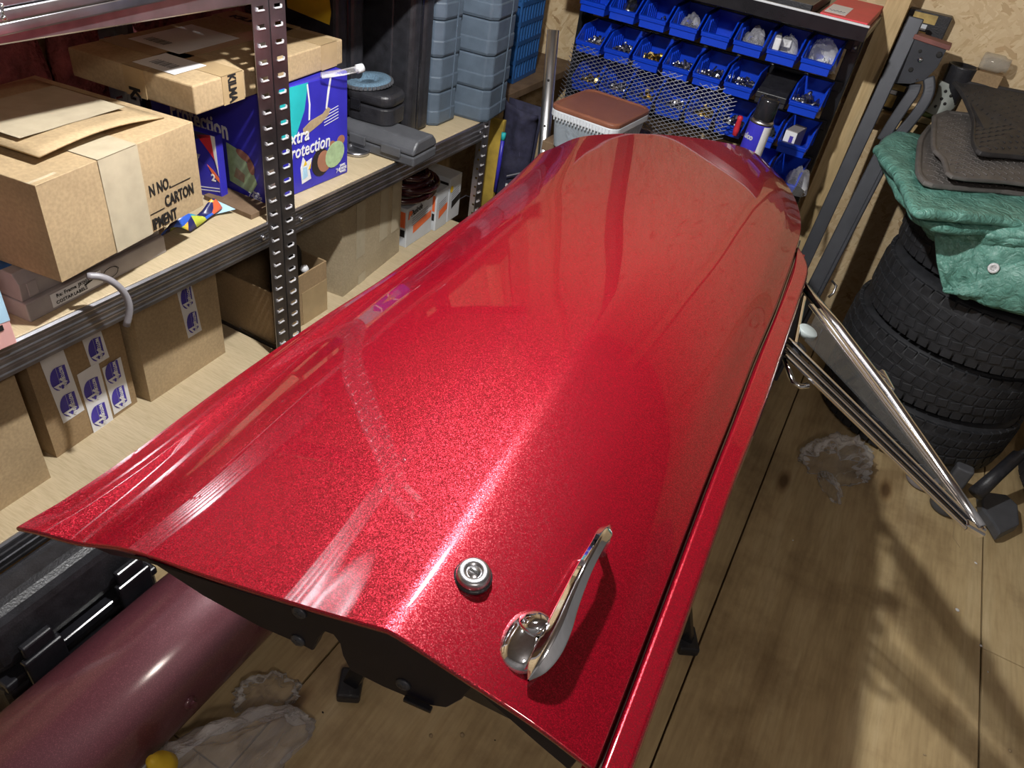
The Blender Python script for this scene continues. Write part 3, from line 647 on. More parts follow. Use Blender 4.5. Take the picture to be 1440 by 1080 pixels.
tag(MB().bb((-1.27,1.08,MZ),(-1.13,1.143,MZ+.012)).build('wood_lath','timber_dark',None,.001),'short brown wood lath on the shelf in front of the nappy box','lath')

# small blue and red pack with clear pouch
pk = thing('boxed_pack','blue, red and white pack leaning on the nappy box','box',(-1.235,1.100,MZ+.001),math.radians(8))
MB().bb((-.17,0,0),(0,.022,.150)).build('body','blue_card',pk,.002)
def fp(pts, mat, off=.0006): return patch([(x,0,z) for x,z in pts],mat,pk,'printed_patch',off,(0,-1,0))
fp([(-.17,.09),(0,.149),(-.17,.149)],'multi_dark'); fp([(-.05,.142),(-.012,.149),(-.004,.10),(0,.08),(-.012,.10)],'red_card'); fp([(-.012,.149),(-.001,.149),(-.001,.06),(-.008,.10)],'white_paper',.0009)
fp([(-.09,.01),(-.055,.085),(-.03,.075),(-.02,.05),(-.01,.04),(-.01,.01)],'blue_card',.0008); fp([(-.03,.08),(-.015,.055),(-.001,.045),(-.001,.055),(-.015,.07)],'orange_card',.001)
text('2',.022,'white_paper',pk,(-.022,-.0012,.045),right=(1,0,0),bold=.0008)
for k in range(2): fp([(-.07,.010+.007*k),(-.003,.022+.007*k),(-.003,.024+.007*k),(-.07,.012+.007*k)],'white_paper',.0012)
po = MB(); po.grid(lambda u,v: (-1.39+.115*u+.02*v, 1.075-.02*math.sin(v*3)-.008*noise.noise(Vector((u*5,v*5,0))), MZ+.004+.12*v*(1-.25*abs(u-.6))), 12, 12)
pouch = tag(po.build('clear_pouch','milky_film',None,solid=.001),'clear plastic pouch with a barcode sticker, in front of the blue pack','pouch')
for k in range(5): MB().bb((-1.315+.0,1.045,MZ+.060+k*.008),(-1.285,1.046,MZ+.0625+k*.008+.001*(k%2))).build('barcode_bar','ink',pouch)
# patchwork pouch and paper slip
c = P(268,312,z=MZ+.02)
def pw(u, v):
    x = -1.06-.17*u*1.0; y = .965-.10*v+ .12*u
    a, b = P(245,325,z=MZ+.012), P(300,285,z=MZ+.03); d = b-a; s = Vector((-.35,-.85,0)).normalized()*.055
    p = a.lerp(b,u)+s*(v-.5)*1.15*(1-.45*u); p.z = MZ+.004+.028*math.sin(v*math.pi)*(.6+.5*math.sin(u*7))+.01*u; return p
tag(MB().grid(pw,18,8).build('patchwork_pouch','patchwork_print',None,solid=.002),'crumpled pouch with a bright patchwork print, at the carton corner','pouch')
ps = [P(303,281,z=MZ+.018),P(331,294,z=MZ+.012),P(303,301,z=MZ+.006)]
mb = MB(); mb.add(ps+[p-Vector((0,0,.0008)) for p in ps],[(0,1,2),(5,4,3),(0,3,4,1),(1,4,5,2),(2,5,3,0)]); tag(mb.build('paper_slip','pale_blue_card',None),'pale folded paper slip sticking out of the patchwork pouch','paper')
# pink and blue box at the frame edge
pb = thing('pastel_box','pink and pale blue box at the left edge of the shelf','box',(-1.098,.30,MZ+.001),math.radians(-3))
MB().bb((-.10,0,0),(0,.218,.125)).build('body','pink_card',pb,.002); patch([(0,.0,.06),(0,.218,.045),(0,.218,.124),(0,0,.124)],'pale_blue_card',pb); patch([(0,.17,.035),(0,.205,.033),(0,.205,.043),(0,.17,.045)],'ink',pb,off=.0012); patch([(0,y,z) for y,z in ell((.165,.07),.018,.022)],'teal_ink',pb,off=.0012)
# grey hose end
hp = [P(122,388,x=-1.075),P(140,389,x=-1.066),P(156,395,x=-1.058),P(170,406,x=-1.052),P(179,420,x=-1.049),P(182,436,x=-1.048),P(178,458,x=-1.052)]
tag(MB().tube([spline([(i/6,*p) for i,p in enumerate(hp)], k/20) for k in range(21)], .0062, 10).build('hose_end','grey_hose',None),'grey rubber hose end hanging over the shelf front','hose')

# ---------------------------------------------------------------- far shelving unit
fc = thing('flat_case','flat dark grey tool case jutting over the shelf edge','tool case',(-1.043,1.575,MZ+.001),math.radians(3))
mb = MB(); mb.prism([(0,0),(.115,0),(.118,.028),(-.003,.028)], .235, lambda a,b,c: (-c,a,b)); mb.build('lower_shell','grey_plastic',fc,.005)
mb = MB(); mb.prism([(-.003,.030),(.118,.030),(.115,.046),(.095,.066),(.02,.066),(0,.046)], .235, lambda a,b,c: (-c,a,b)); mb.build('upper_shell','grey_plastic',fc,.006)
mb = MB(); mb.bb((-.20,-.008,.018),(-.15,-.001,.042)); mb.build('latch','grey_plastic',fc,.002); mb = MB(); mb.bb((-.10,-.008,.018),(-.04,-.001,.042)); mb.build('latch','grey_plastic',fc,.002)
q = P(524,172,z=MZ+.068)
rc = thing('rounded_case','small rounded black plastic case standing on the flat tool case','case',(q.x-.02,q.y+.04,MZ+.0675),math.radians(8))
def rr(w, d, r, n=6):
    out = []
    for cx_, cy_, a0 in ((w-r,d-r,0),(-w+r,d-r,90),(-w+r,-d+r,180),(w-r,-d+r,270)):
        out += [(cx_+r*math.cos(math.radians(a0+90*i/n)), cy_+r*math.sin(math.radians(a0+90*i/n))) for i in range(n+1)]
    return out
MB().prism(rr(.07,.055,.035), .045).build('case_base','black_plastic',rc,.004)
mb = MB(); mb.prism(rr(.071,.056,.036), .035, lambda x,y,z: (x*(1-.0*z),y,.046+z)); mb.build('case_lid','black_plastic',rc,.014,4)
MB().bb((-.045,-.060,.028),(-.015,-.054,.058)).build('latch','black_gloss',rc,.002)
dc = thing('flap_disc','blue abrasive flap disc lying on the rounded black case','grinding disc',(q.x-.05,q.y+.045,MZ+.149),0,rx=math.radians(4),ry=math.radians(-5))
mb = MB(); mb.lathe([(.018,.004),(.026,.003),(.032,.012),(.058,.014),(.064,.006),(.062,0),(.02,0),(.018,.004)],40); mb.build('abrasive_ring','abrasive',dc)
mb = MB()
for k in range(36): a = k*math.pi/18; mb.box((.062*math.cos(a),.062*math.sin(a),.005),(.008,.009,.008),rz=a+.3)
mb.build('flaps','grey_plastic',dc)['kind'] = 'stuff'
a, b = P(455,112,y=1.30), P(498,92,y=1.42)
ct = thing('clear_tube','clear plastic tube end lying on top of the nappy box','tube',(a.x,a.y,0))
mb = MB(); mb.tube([Vector((-.03,.03,1.010)), Vector((-.012,.08,1.012)), Vector((0,.115,1.016))], .007, 10); mb.build('tube_body','clear_film',ct); MB().tube([Vector((0,.115,1.016)), Vector((.005,.130,1.018))], .010, 12).build('tube_cap','moulded_white',ct)
hc = P(502,218,z=MZ); hcl = thing('hose_clamp','steel ring clamp lying on the shelf beside the nappy box','clamp',(hc.x-.012,hc.y+.012,MZ+.001))
mb = MB(); mb.lathe([(.034,0),(.036,0),(.036,.010),(.034,.010),(.034,0)],32); mb.build('ring','steel',hcl); mb = MB(); mb.bb((-.035,-.030,0),(-.015,-.012,.026)); mb.tube([(-.03,-.02,.026),(-.03,-.02,.045)],.008,10); mb.build('screw_block','steel',hcl,.002)
mb=MB(); mb.lathe([(0,0),(.033,0),(.033,.003),(0,.003)],32); mb.build('dish','galvanized',hcl)
# upright cases
def upright(name, label, c0, L, D, H, rz, mat, rim=True):
    t = thing(name, label, 'tool case', c0, rz)
    MB().bb((-D,0,0),(0,L*.44,H)).build('shell',mat,t,.018,4); MB().bb((-D,L*.50,0),(0,L,H)).build('shell',mat,t,.018,4)
    MB().bb((-D+.004,L*.40,.004),(-.004,L*.54,H-.004)).build('seam_rim','black_gloss' if 'black' in mat else mat,t,.004); return t
uc = upright('tool_case','upright black tool case with a yellow sticker, behind the slab box',(-1.285,1.56,MZ+.001),.12,.24,.43,0,'black_plastic')
patch([(-.155,0,.305),(-.02,0,.295),(-.015,0,.325),(-.02,0,.36),(-.16,0,.36)],'yellow',uc,'sticker',.0006,(0,-1,0))
uc = upright('tool_case','tall black textured tool case between the sticker case and grey cases',(-1.180,1.742,MZ+.001),.11,.34,.44,math.radians(1),'black_plastic')
MB().bb((-.28,-.006,.06),(-.06,.004,.38)).build('raised_panel','black_plastic',uc,.012,3)
def ribbed_case(name, label, c0, L, D, H, rz):
    t = thing(name, label, 'tool case', c0, rz, 'blue-grey ribbed cases'); n = int(H/.098)
    for k in range(n):
        z0 = k*.098; 
        MB().prism([(-D+.02,0),(-.02,0),(0,.02),(0,L-.02),(-.02,L),(-D+.02,L),(-D,L-.02),(-D,.02)], .0955, lambda x,y,z,z0=z0: (x,y,z0+z)).build('shell_band','bluegrey_plastic',t,.004,2)
        MB().prism([(-D+.019,-.003),(-.019,-.003),(.003,.019),(.003,L-.02),(-.02,L+.003),(-D+.02,L+.003),(-D-.003,L-.02),(-D-.003,.02)], .042, lambda x,y,z,z0=z0: (x,y,z0+.004+z)).build('raised_band','bluegrey_plastic',t,.005,2)
    MB().bb((.001,L*.62,.01),(.0050,L*.62+.0025,H-.02)).build('seam','bluegrey_plastic',t); return t
ribbed_case('ribbed_case','slim blue-grey ribbed tool case next to the tall black case',(-1.172,1.866,MZ+.001),.128,.34,.43,0)
ribbed_case('ribbed_case','wide scuffed blue-grey ribbed tool case at the shelf end',(-1.083,2.018,MZ+.001),.175,.19,.45,math.radians(7))
# platform beyond the shelving with blue crate
pl = MB().bb((-1.655,2.26,MZ-.03),(-1.18,2.95,MZ-.004)); struct(pl.build('trim_9','timber_dark',None,.002))
cr = thing('plastic_crate','blue plastic lattice crate on the wooden ledge in the corner','crate',(-1.235,2.47,MZ-.003),math.radians(4))
L, D, H = .20, .34, .40
mb = MB(); mb.bb((-D+.004,.004,0),(-.004,L-.004,.006)); mb.build('base','blue_crate',cr)
for x in (0,-D):
    for k in range(9): y = k*L/8; MB().bb((x-.004,y-.004,0),(x+.004,y+.004,H)).build('lattice_bar','blue_crate',cr)
    for k in range(7): z = k*(H-.02)/6; MB().bb((x-.005,-.004,z),(x+.005,L+.004,z+.014)).build('lattice_rail','blue_crate',cr)
for y in (0,L):
    for k in range(1,9): x = -k*D/9; MB().bb((x-.004,y-.004,0),(x+.004,y+.004,H)).build('lattice_bar','blue_crate',cr)
    for k in range(7): z = k*(H-.02)/6; MB().bb((-D,y-.005,z),(0,y+.005,z+.014)).build('lattice_rail','blue_crate',cr)
MB().bb((-D+.01,.01,.02),(-.012,L-.01,H-.03)).build('liner','blue_crate',cr)

# ---------------------------------------------------------------- lower shelf
def motor_tape(t, y0, y1, z0, z1, x=.0020, tilt=0, pale='white_paper', flip=1):
    patch([(0,y0+tilt,z1),(0,y0,z0),(0,y1,z0),(0,y1+tilt,z1)][::-1],pale,t,'printed_tape',x-.0008)
    z = z0+.008; w = y1-y0; k = 0
    while z+.062 < z1+.012:
        o = tilt*(z-z0)/(z1-z0); hgt = .055
        yc = y0+o+w*(.5)
        patch([(0,yc+w*.34*flip*math.cos(a)-w*.1*flip,z+hgt/2+hgt/2*math.sin(a)) for a in [math.pi*(.5+i/10) for i in range(11)]],'purple_ink',t,'tape_logo',x)
        patch([(0,yc-w*.08*flip,z),(0,yc+w*.30*flip,z+.006),(0,yc+w*.30*flip,z+hgt-.004),(0,yc-w*.08*flip,z+hgt)],'purple_ink',t,'tape_logo',x)
        text('MOTORLAND',.0105,'white_paper',t,(x+.0008,yc+w*.02*flip,z+hgt-.003),right=(0,0,-1),up=(0,1,0),sx=.82,bold=.0003)
        text('Z',.030,'white_paper',t,(x+.0008,yc-w*.36*flip,z+.016),right=(0,.6,-.8),up=(0,.8,.6),bold=.001)
        z += .070; k += 1
carton('cardboard_box','plain brown box at the left end of the lower shelf',(-1.166,.275,LZ),.262,.30,.262,math.radians(2),'cardboard')
b1 = carton('cardboard_box','brown box covered in purple printed tape on the lower shelf',(-1.213,.578,LZ),.212,.28,.285,math.radians(5),'cardboard_dark')
motor_tape(b1,.034,.085,.070,.25,.0018,-.008); motor_tape(b1,.090,.142,.0,.16,.0024,0); motor_tape(b1,.147,.195,.010,.14,.0024,0); motor_tape(b1,.125,.170,.155,.26,.0018,-.006)
b2 = carton('cardboard_box','brown box with one purple printed tape strip, middle of the lower shelf',(-1.208,.806,LZ),.236,.30,.275,math.radians(3),'cardboard')
motor_tape(b2,.130,.172,.105,.26,.0018,-.012,flip=1)
b3 = carton('cardboard_box','low open brown box behind the slotted post on the lower shelf',(-1.154,1.145,LZ),.212,.29,.155,math.radians(1),'cardboard_dark','open')
MB().grid(lambda u,v: (-.29+.10*u, .0+.21*v, .156+.012*u+.004*math.sin(v*5)), 6, 6).build('open_flap','tape_tan',b3,solid=.002)
MB().bb((.0004,.11,.0),(.0012,.21,.10)).build('tape','tape_tan',b3)
bh = thing('black_spool','black moulded plastic holder standing in the low open box','holder',(-1.215,1.275,LZ+.005))
mb = MB(); mb.prism([(-.03,0),(.055,0),(.055,.17),(.045,.19),(.0,.19),(-.02,.16)], .05, lambda a,b,c: (-c,a,b)); mb.build('moulded_body','black_plastic',bh,.008,3)
q = P(428,378,x=-1.19); mb = MB(); mb.lathe([(0,-.012),(.008,-.009),(.012,0),(.008,.009),(0,.012)],14,q-Vector(bh.location)); mb.build('white_cap','white_paper',bh)
b4 = carton('cardboard_box','tall taped brown box right of the post on the lower shelf',(-1.165,1.432,LZ),.328,.30,.262,math.radians(6.5),'cardboard_pale')
for y0 in (.07,.20,.27): MB().bb((.0012,y0,.09),(.0018,y0+.045,.262)).build('tape','tape_clear',b4)
MB().bb((.0012,.08,.0),(.0018,.12,.03)).build('tape','tape_clear',b4)
def white_box(label, c0, L, D, H, rz, brand=None, panel='orange_card', nm='nail_box'):
    t = thing(nm, label, 'box', c0, rz, 'small fastener boxes'); MB().bb((-D,0,0),(0,L,H)).build('body','moulded_white',t,.002)
    patch([(0,L*.25,H*.28),(0,L*.95,H*.28+.02),(0,L*.95,H*.28+.045),(0,L*.25,H*.28+.028)],panel,t)
    for k in range(4): patch([(0,L*.2,H*.5+k*.008),(0,L*.8,H*.5+.012+k*.008),(0,L*.8,H*.5+.014+k*.008),(0,L*.2,H*.5+.002+k*.008)],'grey_ink',t,'print_line')
    patch([(-D*.8,0,H*.5),(-.006,0,H*.5),(-.006,0,H*.9),(-D*.8,0,H*.9)],panel,t,nrm=(0,-1,0)); patch([(-D*.8,0,H*.26),(-.006,0,H*.26),(-.006,0,H*.44),(-D*.8,0,H*.44)],'ink',t,nrm=(0,-1,0))
    if brand: text(brand,.030,'ink',t,(.0014,L*.14,H*.76),sx=.72,shear=.15,bold=.0004,up=(0,0,1),right=(0,1,.12))
    return t
nb1 = white_box('white and orange fastener box directly under the dark red hose coil',(-1.20,1.792,LZ),.155,.16,.135,math.radians(2),'Paslode')
text('P',.034,'orange_card',nb1,(.0016,.004,.100),shear=.2,bold=.002)
white_box('white and orange box between the hose coil box and the yellow-spotted box',(-1.195,1.955,LZ),.075,.16,.140,math.radians(2),None,'orange_card'); 
b6 = white_box('white and black box with a yellow spot by the far post',(-1.20,2.040,LZ),.08,.18,.16,math.radians(2),None,'ink')
patch([(0,y,z) for y,z in ell((.012,.12),.010,.012)],'yellow',b6,off=.0012)
hc = thing('hose_coil','coil of glossy dark red hose on top of the fastener boxes','hose',(-1.255,1.875,LZ+.142))
pts = []
for i in range(150):
    a = i*.25; r = .072+.016*math.sin(a*.37)+.006*math.sin(a*1.7); pts.append((r*math.cos(a)*.95, r*math.sin(a)*1.1, .012+.075*i/150+.006*math.sin(a*.9)))
MB().tube(pts, .0095, 8).build('coiled_tube','dark_red_hose',hc)

# ---------------------------------------------------------------- floor on the left
lc = thing('rifle_style_case','long black hard case lying under the shelving beside the maroon tube','hard case',(-.980,.25,0),0)
lc.name = 'hard_case'; lc.scale = (1,1,1.08)
y1 = .335
MB().bb((-.108,0,.0),(0,y1,.155)).build('lower_shell','black_plastic',lc,.02,3)
MB().bb((-.108,0,.165),(-.006,y1-.003,.31)).build('upper_shell','black_plastic',lc,.035,4)
MB().bb((-.106,.004,.150),(.008,y1-.004,.170)).build('seam_rim','black_gloss',lc,.004)
for yy in (.235,.04):
    mb = MB(); mb.bb((.004,yy,.12),(.022,yy+.075,.205)); mb.bb((.0,yy+.008,.205),(.016,yy+.067,.235)); mb.build('latch','black_gloss',lc,.004)
hb = MB(); hb.tube([(.006,.005,.085),(.024,.012,.08),(.024,.10,.08),(.006,.11,.085)],.006,8); hb.build('carry_handle','steel',lc)
tb = thing('maroon_tube','dusty maroon painted cylinder lying on the floor by the door','cylinder',(-.833,-.1,.1235),0)
mb = MB(); my = Matrix.Rotation(-math.pi/2,3,'X')
mb.lathe([(.108,0),(.1235,.0),(.1235,1.02),(.119,1.035),(0,1.035)],64,(0,0,0),my); mb.build('cylinder_wall','maroon_paint',tb)
q = P(263,990,x=-.72)-Vector(tb.location); mb = MB()
c0 = Vector((.1235*math.cos(.15),q.y,.1235*math.sin(.15))); mm = Vector((1,0,.2)).to_track_quat('Z','Y').to_matrix()
mb.lathe([(.013,-.004),(.013,.003),(.008,.006),(0,.006)],14,c0,mm); mb.lathe([(.008,.004),(.008,.014),(0,.014)],6,c0,mm,False); mb.build('bolt_boss','maroon_paint',tb)
def crumple(name, label, mat, keys, hs, seed, cat='plastic bag', amp=.35, parent=None, nu=84, nv=42):
    """crumpled film: closed blob over an ellipse with sharp noise folds; keys = centre, half sizes, angle"""
    c, a, b, h, ang = keys; mb = MB()
    def fn(u, v):
        th = 2*math.pi*u; ph = (.42+.58*v)*math.pi
        d = Vector((math.cos(th)*math.sin(ph), math.sin(th)*math.sin(ph), -math.cos(ph)))
        r = .95+amp*.8*(1-2.2*abs(noise.noise(d*1.9+Vector((seed,0,0)))))+amp*.55*(.4-1.1*abs(noise.noise(d*3.6+Vector((0,seed,0)))))+amp*.16*noise.noise(d*8+Vector((seed,seed,0)))
        p = Vector((d.x*a*r, d.y*b*r, 2*h*max(0,d.z)*r)); p.z = max(.002, p.z); ca, sa = math.cos(ang), math.sin(ang)
        return (c[0]+p.x*ca-p.y*sa, c[1]+p.x*sa+p.y*ca, c[2]+p.z)
    mb.grid(fn, nu, nv); o = mb.build(name, mat, parent)
    if parent is None: tag(o, label, cat)
    return o
c = P(275,1030,z=.05); crumple('plastic_bag','cloudy plastic bag slumped on the floor against the maroon tube','bag_film',((c.x+.065,c.y-.03,0),.17,.066,.055,1.1),0,3.1,amp=.3)
c = P(375,975,z=.01); crumple('plastic_scrap','torn clear plastic scrap on the floor in front of the black end panel','clear_film',((c.x,c.y,0),.055,.035,.020,.8),0,8.3,'plastic scrap',.45)
c = P(232,1075,z=.125); yc = thing('yellow_object','unidentified bright yellow object lying on the cloudy plastic bag','object',(c.x,c.y,.115),0,rx=.3)  # unidentified yellow object, its form made up
MB().lathe([(.020,0),(.024,.006),(.022,.032),(.014,.046),(.010,.064),(0,.068)],18).build('yellow_body','yellow',yc)
# ================================================================ back wall: parts rack
rk = thing('parts_rack','black steel rack frame that carries the blue bins','rack',(-.6,2.66,0))
for x in (-1.09,-.181):
    mb = MB(); mb.bb((x-.02+.6,.017,0),(x+.02+.6,.055,1.148)); mb.build('upright','black_paint',rk,.003)
RZ = [1.030,.907,.783,.660]
for z in RZ: MB().bb((-1.06+.6,.006,z+.055),(-.172+.6,.016,z+.085)).build('bin_rail','black_paint',rk,.002)
MB().bb((-.185+.6-.0,-.05,1.09),(-.165+.6,.017,1.148)).build('bracket','black_paint',rk,.003)
for z in (1.105,1.13): MB().lathe([(0,.003),(.005,.002),(.006,0)],10,(-.175+.6,-.051,z),Matrix.Rotation(math.pi/2,3,'X')).build('bolt','steel',rk)
mb = MB(); mb.bb((-1.10+.6,2.45-2.66,1.150),(-.148+.6,2.95-2.66,1.172)); mb.build('top_shelf','black_paint',rk,.002)
mb = MB(); mb.bb((-1.10+.6,2.446-2.66,1.150),(-.148+.6,2.452-2.66,1.192)); mb.build('shelf_lip','black_gloss',rk,.002)
MB().bb((-1.10+.6,2.444-2.66,1.188),(-.148+.6,2.454-2.66,1.1935)).build('edge_strip','moulded_white',rk,.001)
fo = thing('red_folder','red card folder with a white label on the rack top shelf','folder',(-.292,2.475,1.1725),math.radians(0))
MB().bb((0,0,0),(.135,.40,.022)).build('cover','red_card',fo,.002); patch([(.006,.03,.022),(.066,.03,.022),(.066,.20,.022),(.006,.20,.022)],'white_paper',fo,'label',.0004,(0,0,1)); MB().tube([(.012+.0022*i,.075+.012*math.sin(i*1.3)*(1 if i % 3 else .5),.0235) for i in range(22)],.0009,4).build('scribble','grey_ink',fo)
bx = thing('grey_tray','dark grey open tray on the rack top shelf, left of the red folder','tray',(-.62,2.50,1.1725))
mb = MB(); mb.bb((0,0,0),(.30,.38,.004)); mb.bb((0,0,0),(.004,.38,.03)); mb.bb((.296,0,0),(.30,.38,.03)); mb.bb((0,0,0),(.30,.004,.03)); mb.bb((0,.376,0),(.30,.38,.03)); mb.build('tray_body','black_plastic',bx,.001)

BW, BD, BH = .098, .165, .072
def bin_parts():
    """open-front stacking bin: body, front lip and wall ribs; origin at the front bottom centre, back towards +y"""
    w = BW/2-.003; t = .0025; out = []
    mb = MB()
    mb.bb((-w+.004,0,0),(w-.004,BD,t))
    mb.bb((-w,BD-t,0),(w,BD,BH+.006))
    for s in (-1,1):
        prof = [(0,0),(BD,0),(BD,BH+.006),(.055,BH),(.012,.036),(0,.034)]
        mb.prism(prof, t, lambda a,b,c,s=s: (s*(w-.004*(1-b/BH))-s*c, a, b))
    mb.bb((-w+.003,-.001,0),(w-.003,t,.026))
    out.append(('bin_body', mb))
    mb = MB(); mb.prism([(-.006,.022),(.004,.022),(.004,.036),(-.008,.034)], 2*w, lambda a,b,c: (c-w,a,b)); 
    for s in (-1,1): mb.bar((s*w,-.004,.034),(s*w,.052,BH+.001),.006,.005,(1,0,0)); mb.bar((s*w,.052,BH+.001),(s*w,BD,BH+.006),.006,.005,(1,0,0))
    out.append(('rolled_lip', mb))
    mb = MB()
    for s in (-1,1):
        for k in range(5): y = .06+.02*k; mb.bb((s*(w-.0075),y,.004),(s*(w-.003),y+.006,BH-.012))
    out.append(('wall_ribs', mb)); return out
proto = None
ORD = ['first','second','third','fourth','fifth','sixth','seventh','eighth']; ROWN = ['top','second','third','fourth']
BX = lambda c: -.254-.1055*(7-c)
def contents(r, c, x, z):
    key = (r,c); b = Vector((x, 2.5, z)); where = ORD[c]+' bin of the '+ROWN[r]+' row'
    rnd = random.Random(r*10+c)
    def pile(mat, n, label, sz=.004, ln=.02, hgt=.03):
        mb = MB(); n = int(n*1.8)
        for i in range(n):
            px, py = rnd.uniform(-.036,.036), rnd.uniform(.02,.13); pz = .010+rnd.random()*hgt*1.1*(1-abs(px)/.06)*(1-abs(py-.085)/.12)
            d = Vector((rnd.uniform(-1,1),rnd.uniform(-1,1),rnd.uniform(-.5,.7))).normalized(); L = ln*rnd.uniform(.6,1.3)
            p = Vector((px,py,min(pz,.05)))
            lo_, hi_ = p-d*L/2, p+d*L/2
            for e in (lo_,hi_): e.x = max(-.04,min(.04,e.x)); e.y = max(.01,min(.152,e.y)); e.z = max(.005,e.z)
            mb.tube([lo_,hi_], sz*rnd.uniform(.6,1.2), 6, False)
            mb.lathe([(0,.002),(sz*1.7,.002),(sz*1.7,-.002),(0,-.002)],6,hi_,d.to_track_quat('Z','Y').to_matrix(),False)
        o = mb.build('loose_fasteners',mat,None); o.location = b; tag(o, label+' in the '+where, 'fasteners', None, 'stuff')
    def baggie(mat, label, s=1.0, seed=1, hgt=.03):
        o = crumple('parts_bag','',mat,((0,.075,.004),.030*s,.055*s,hgt,.1*seed),0,seed,'bag',.3,nu=24,nv=12); o.location = b; tag(o, label+' in the '+where, 'bag')
    if key == (0,0):
        t = thing('metal_plate','small grey framed plate in the '+where,'plate',b+Vector((0,.02,.004))); MB().bb((-.028,0,0),(.028,.07,.006)).build('plate','dark_steel',t,.001); MB().bb((-.02,.01,.0062),(.02,.03,.0075)).build('pale_frame','grey_card',t)
    elif key == (0,1): baggie('steel','shiny foil packet',.9,2.2,.025)
    elif key == (0,2): pile('steel',5,'a few screws',.003,.014,.012)
    elif key == (0,3): baggie('clear_film','clear bag of bright parts',1.0,4.4,.026); pile('steel',18,'bright bagged parts',.003,.018,.02)
    elif key == (0,5): baggie('milky_film','cloudy bag with round parts',.95,5.1,.03); pile('dark_steel',8,'dark round parts',.008,.008,.02)
    elif key == (0,6):
        t = thing('bracket_card','white card bracket standing in the '+where,'card',b+Vector((-.01,.03,.004)),.2)
        mb = MB(); mb.bb((-.028,.0,0),(-.008,.10,.06)); mb.build('card_wing','white_paper',t,.004); mb = MB(); mb.bb((-.008,.05,.03),(.025,.075,.052)); mb.bb((-.02,.0,0),(.02,.03,.022)); mb.build('card_tab','white_paper',t,.002)
        baggie('clear_film','clear bag beside the white card',.8,6.3,.03)
    elif key == (0,7): baggie('clear_film','upright clear bag of white plugs',1.1,7.7,.036); pile('moulded_white',6,'white plugs',.006,.016,.02)
    elif r == 1 and c in (0,1,3,4,5): pile('steel',46,'heap of shiny screws',.0032,.022,.032)
    elif key == (1,2): pile('brass',20,'mixed brass fittings',.006,.02,.03)
    elif key == (1,7): pile('steel',22,'bundle of bright bolts',.004,.03,.03)
    elif r == 2 and c == 7:
        t = thing('small_carton','small grey and white printed carton in the '+where,'box',b+Vector((-.02,.03,.004)),-.15); MB().bb((-.018,0,0),(.02,.09,.06)).build('body','grey_card',t,.001)
        patch([(-.018,0,.002),(.02,0,.002),(.02,0,.058),(-.018,0,.058)],'white_paper',t,nrm=(0,-1,0)); patch([(.0,0,.004),(.012,0,.004),(.012,0,.045),(.0,0,.045)],'purple_ink',t,nrm=(0,-1,0),off=.0012)
    elif r == 2 and c == 6: pile('dark_steel',14,'dark hose fittings',.007,.02,.03)
    elif r == 2: pile('steel' if c % 2 else 'brass',22,'mixed metal fittings',.005,.02,.03)
for r in range(4):
    for c in range(8):
        if r == 3 and c < 6: continue
        if r == 1 and c == 6: continue
        x = BX(c)+.018*r*(1 if c == 7 else 1)*.55; z = RZ[r]
        t = thing('parts_bin','blue plastic parts bin, '+ORD[c]+' from the left in the '+ROWN[r]+' row','bin',(x,2.5,z),0,'blue parts bins')
        if proto is None:
            proto = [mb.build(nm,'blue_bin',t,.0012 if nm != 'wall_ribs' else 0,1) for nm, mb in bin_parts()]; proto[2]['kind'] = 'stuff'
        else:
            for p in proto: q = p.copy(); COL.objects.link(q); q.parent = t
        if r < 3: contents(r, c, x, z)
x = BX(6)+.012; bb_ = thing('black_bin','black plastic bin with a smooth sloping lid in the second row','bin',(x,2.5,RZ[1]))
mb = MB(); mb.prism([(0,0),(.16,0),(.16,.075),(.02,.045),(0,.035)], .094, lambda a,b,c: (c-.047,a,b)); mb.build('bin_body','black_plastic',bb_,.003)
MB().bb((-.048,-.006,.018),(.048,.0,.036)).build('rolled_lip','black_plastic',bb_,.002)
q = P(1125,245,y=2.53); crumple('plastic_scrap','grey clear bag lying in the lowest bin at the rack right end','clear_film',((q.x,q.y,RZ[3]+.01),.035,.05,.035,.4),0,9.1,'plastic bag',.3,nu=24,nv=12)

# bench behind the door with bucket, can, mesh
BZ = .745
be = thing('workbench','low wooden bench behind the red door','bench',(-.66,2.25,0))
MB().bb((-.24,-.19,BZ-.03),(.34,.20,BZ)).build('bench_top','timber_dark',be,.003)
for sx_ in (-.20,.30):
    for sy_ in (-.15,.15): MB().bb((sx_-.03,sy_-.03,0),(sx_+.03,sy_+.03,BZ-.03)).build('leg','timber_dark',be,.003)
q = [P(a,b,z=.868) for a,b in ((772,155),(818,123),(915,148),(880,178))]; c = sum(q, Vector())/4; c.y += .0
S = .112
bk_ = thing('storage_tub','clear square tub with a brown snap lid on the bench','tub',(c.x,c.y,BZ+.001),math.radians(-4))
def rring(s, z, r=.03): return [(x,y,z) for x,y in rr(s,s*1.12,r,5)]
def shell(secs, name, mat, close=True):
    mb = MB(); n = len(secs[0]); vs = [p for s in secs for p in s]; fs = [(a*n+i,a*n+(i+1)%n,(a+1)*n+(i+1)%n,(a+1)*n+i) for a in range(len(secs)-1) for i in range(n)]
    if close: fs += [tuple(range(n))[::-1], tuple(range((len(secs)-1)*n, len(secs)*n))]
    mb.add(vs, fs, False); return mb.build(name, mat, bk_, .001, 1)
shell([rring(S*.86,0),rring(S*.95,.095)],'tub_body','frosted'); shell([rring(S*.98,.090),rring(S*1.0,.093),rring(S*1.0,.110),rring(S*.97,.112)],'tub_rim','moulded_white')
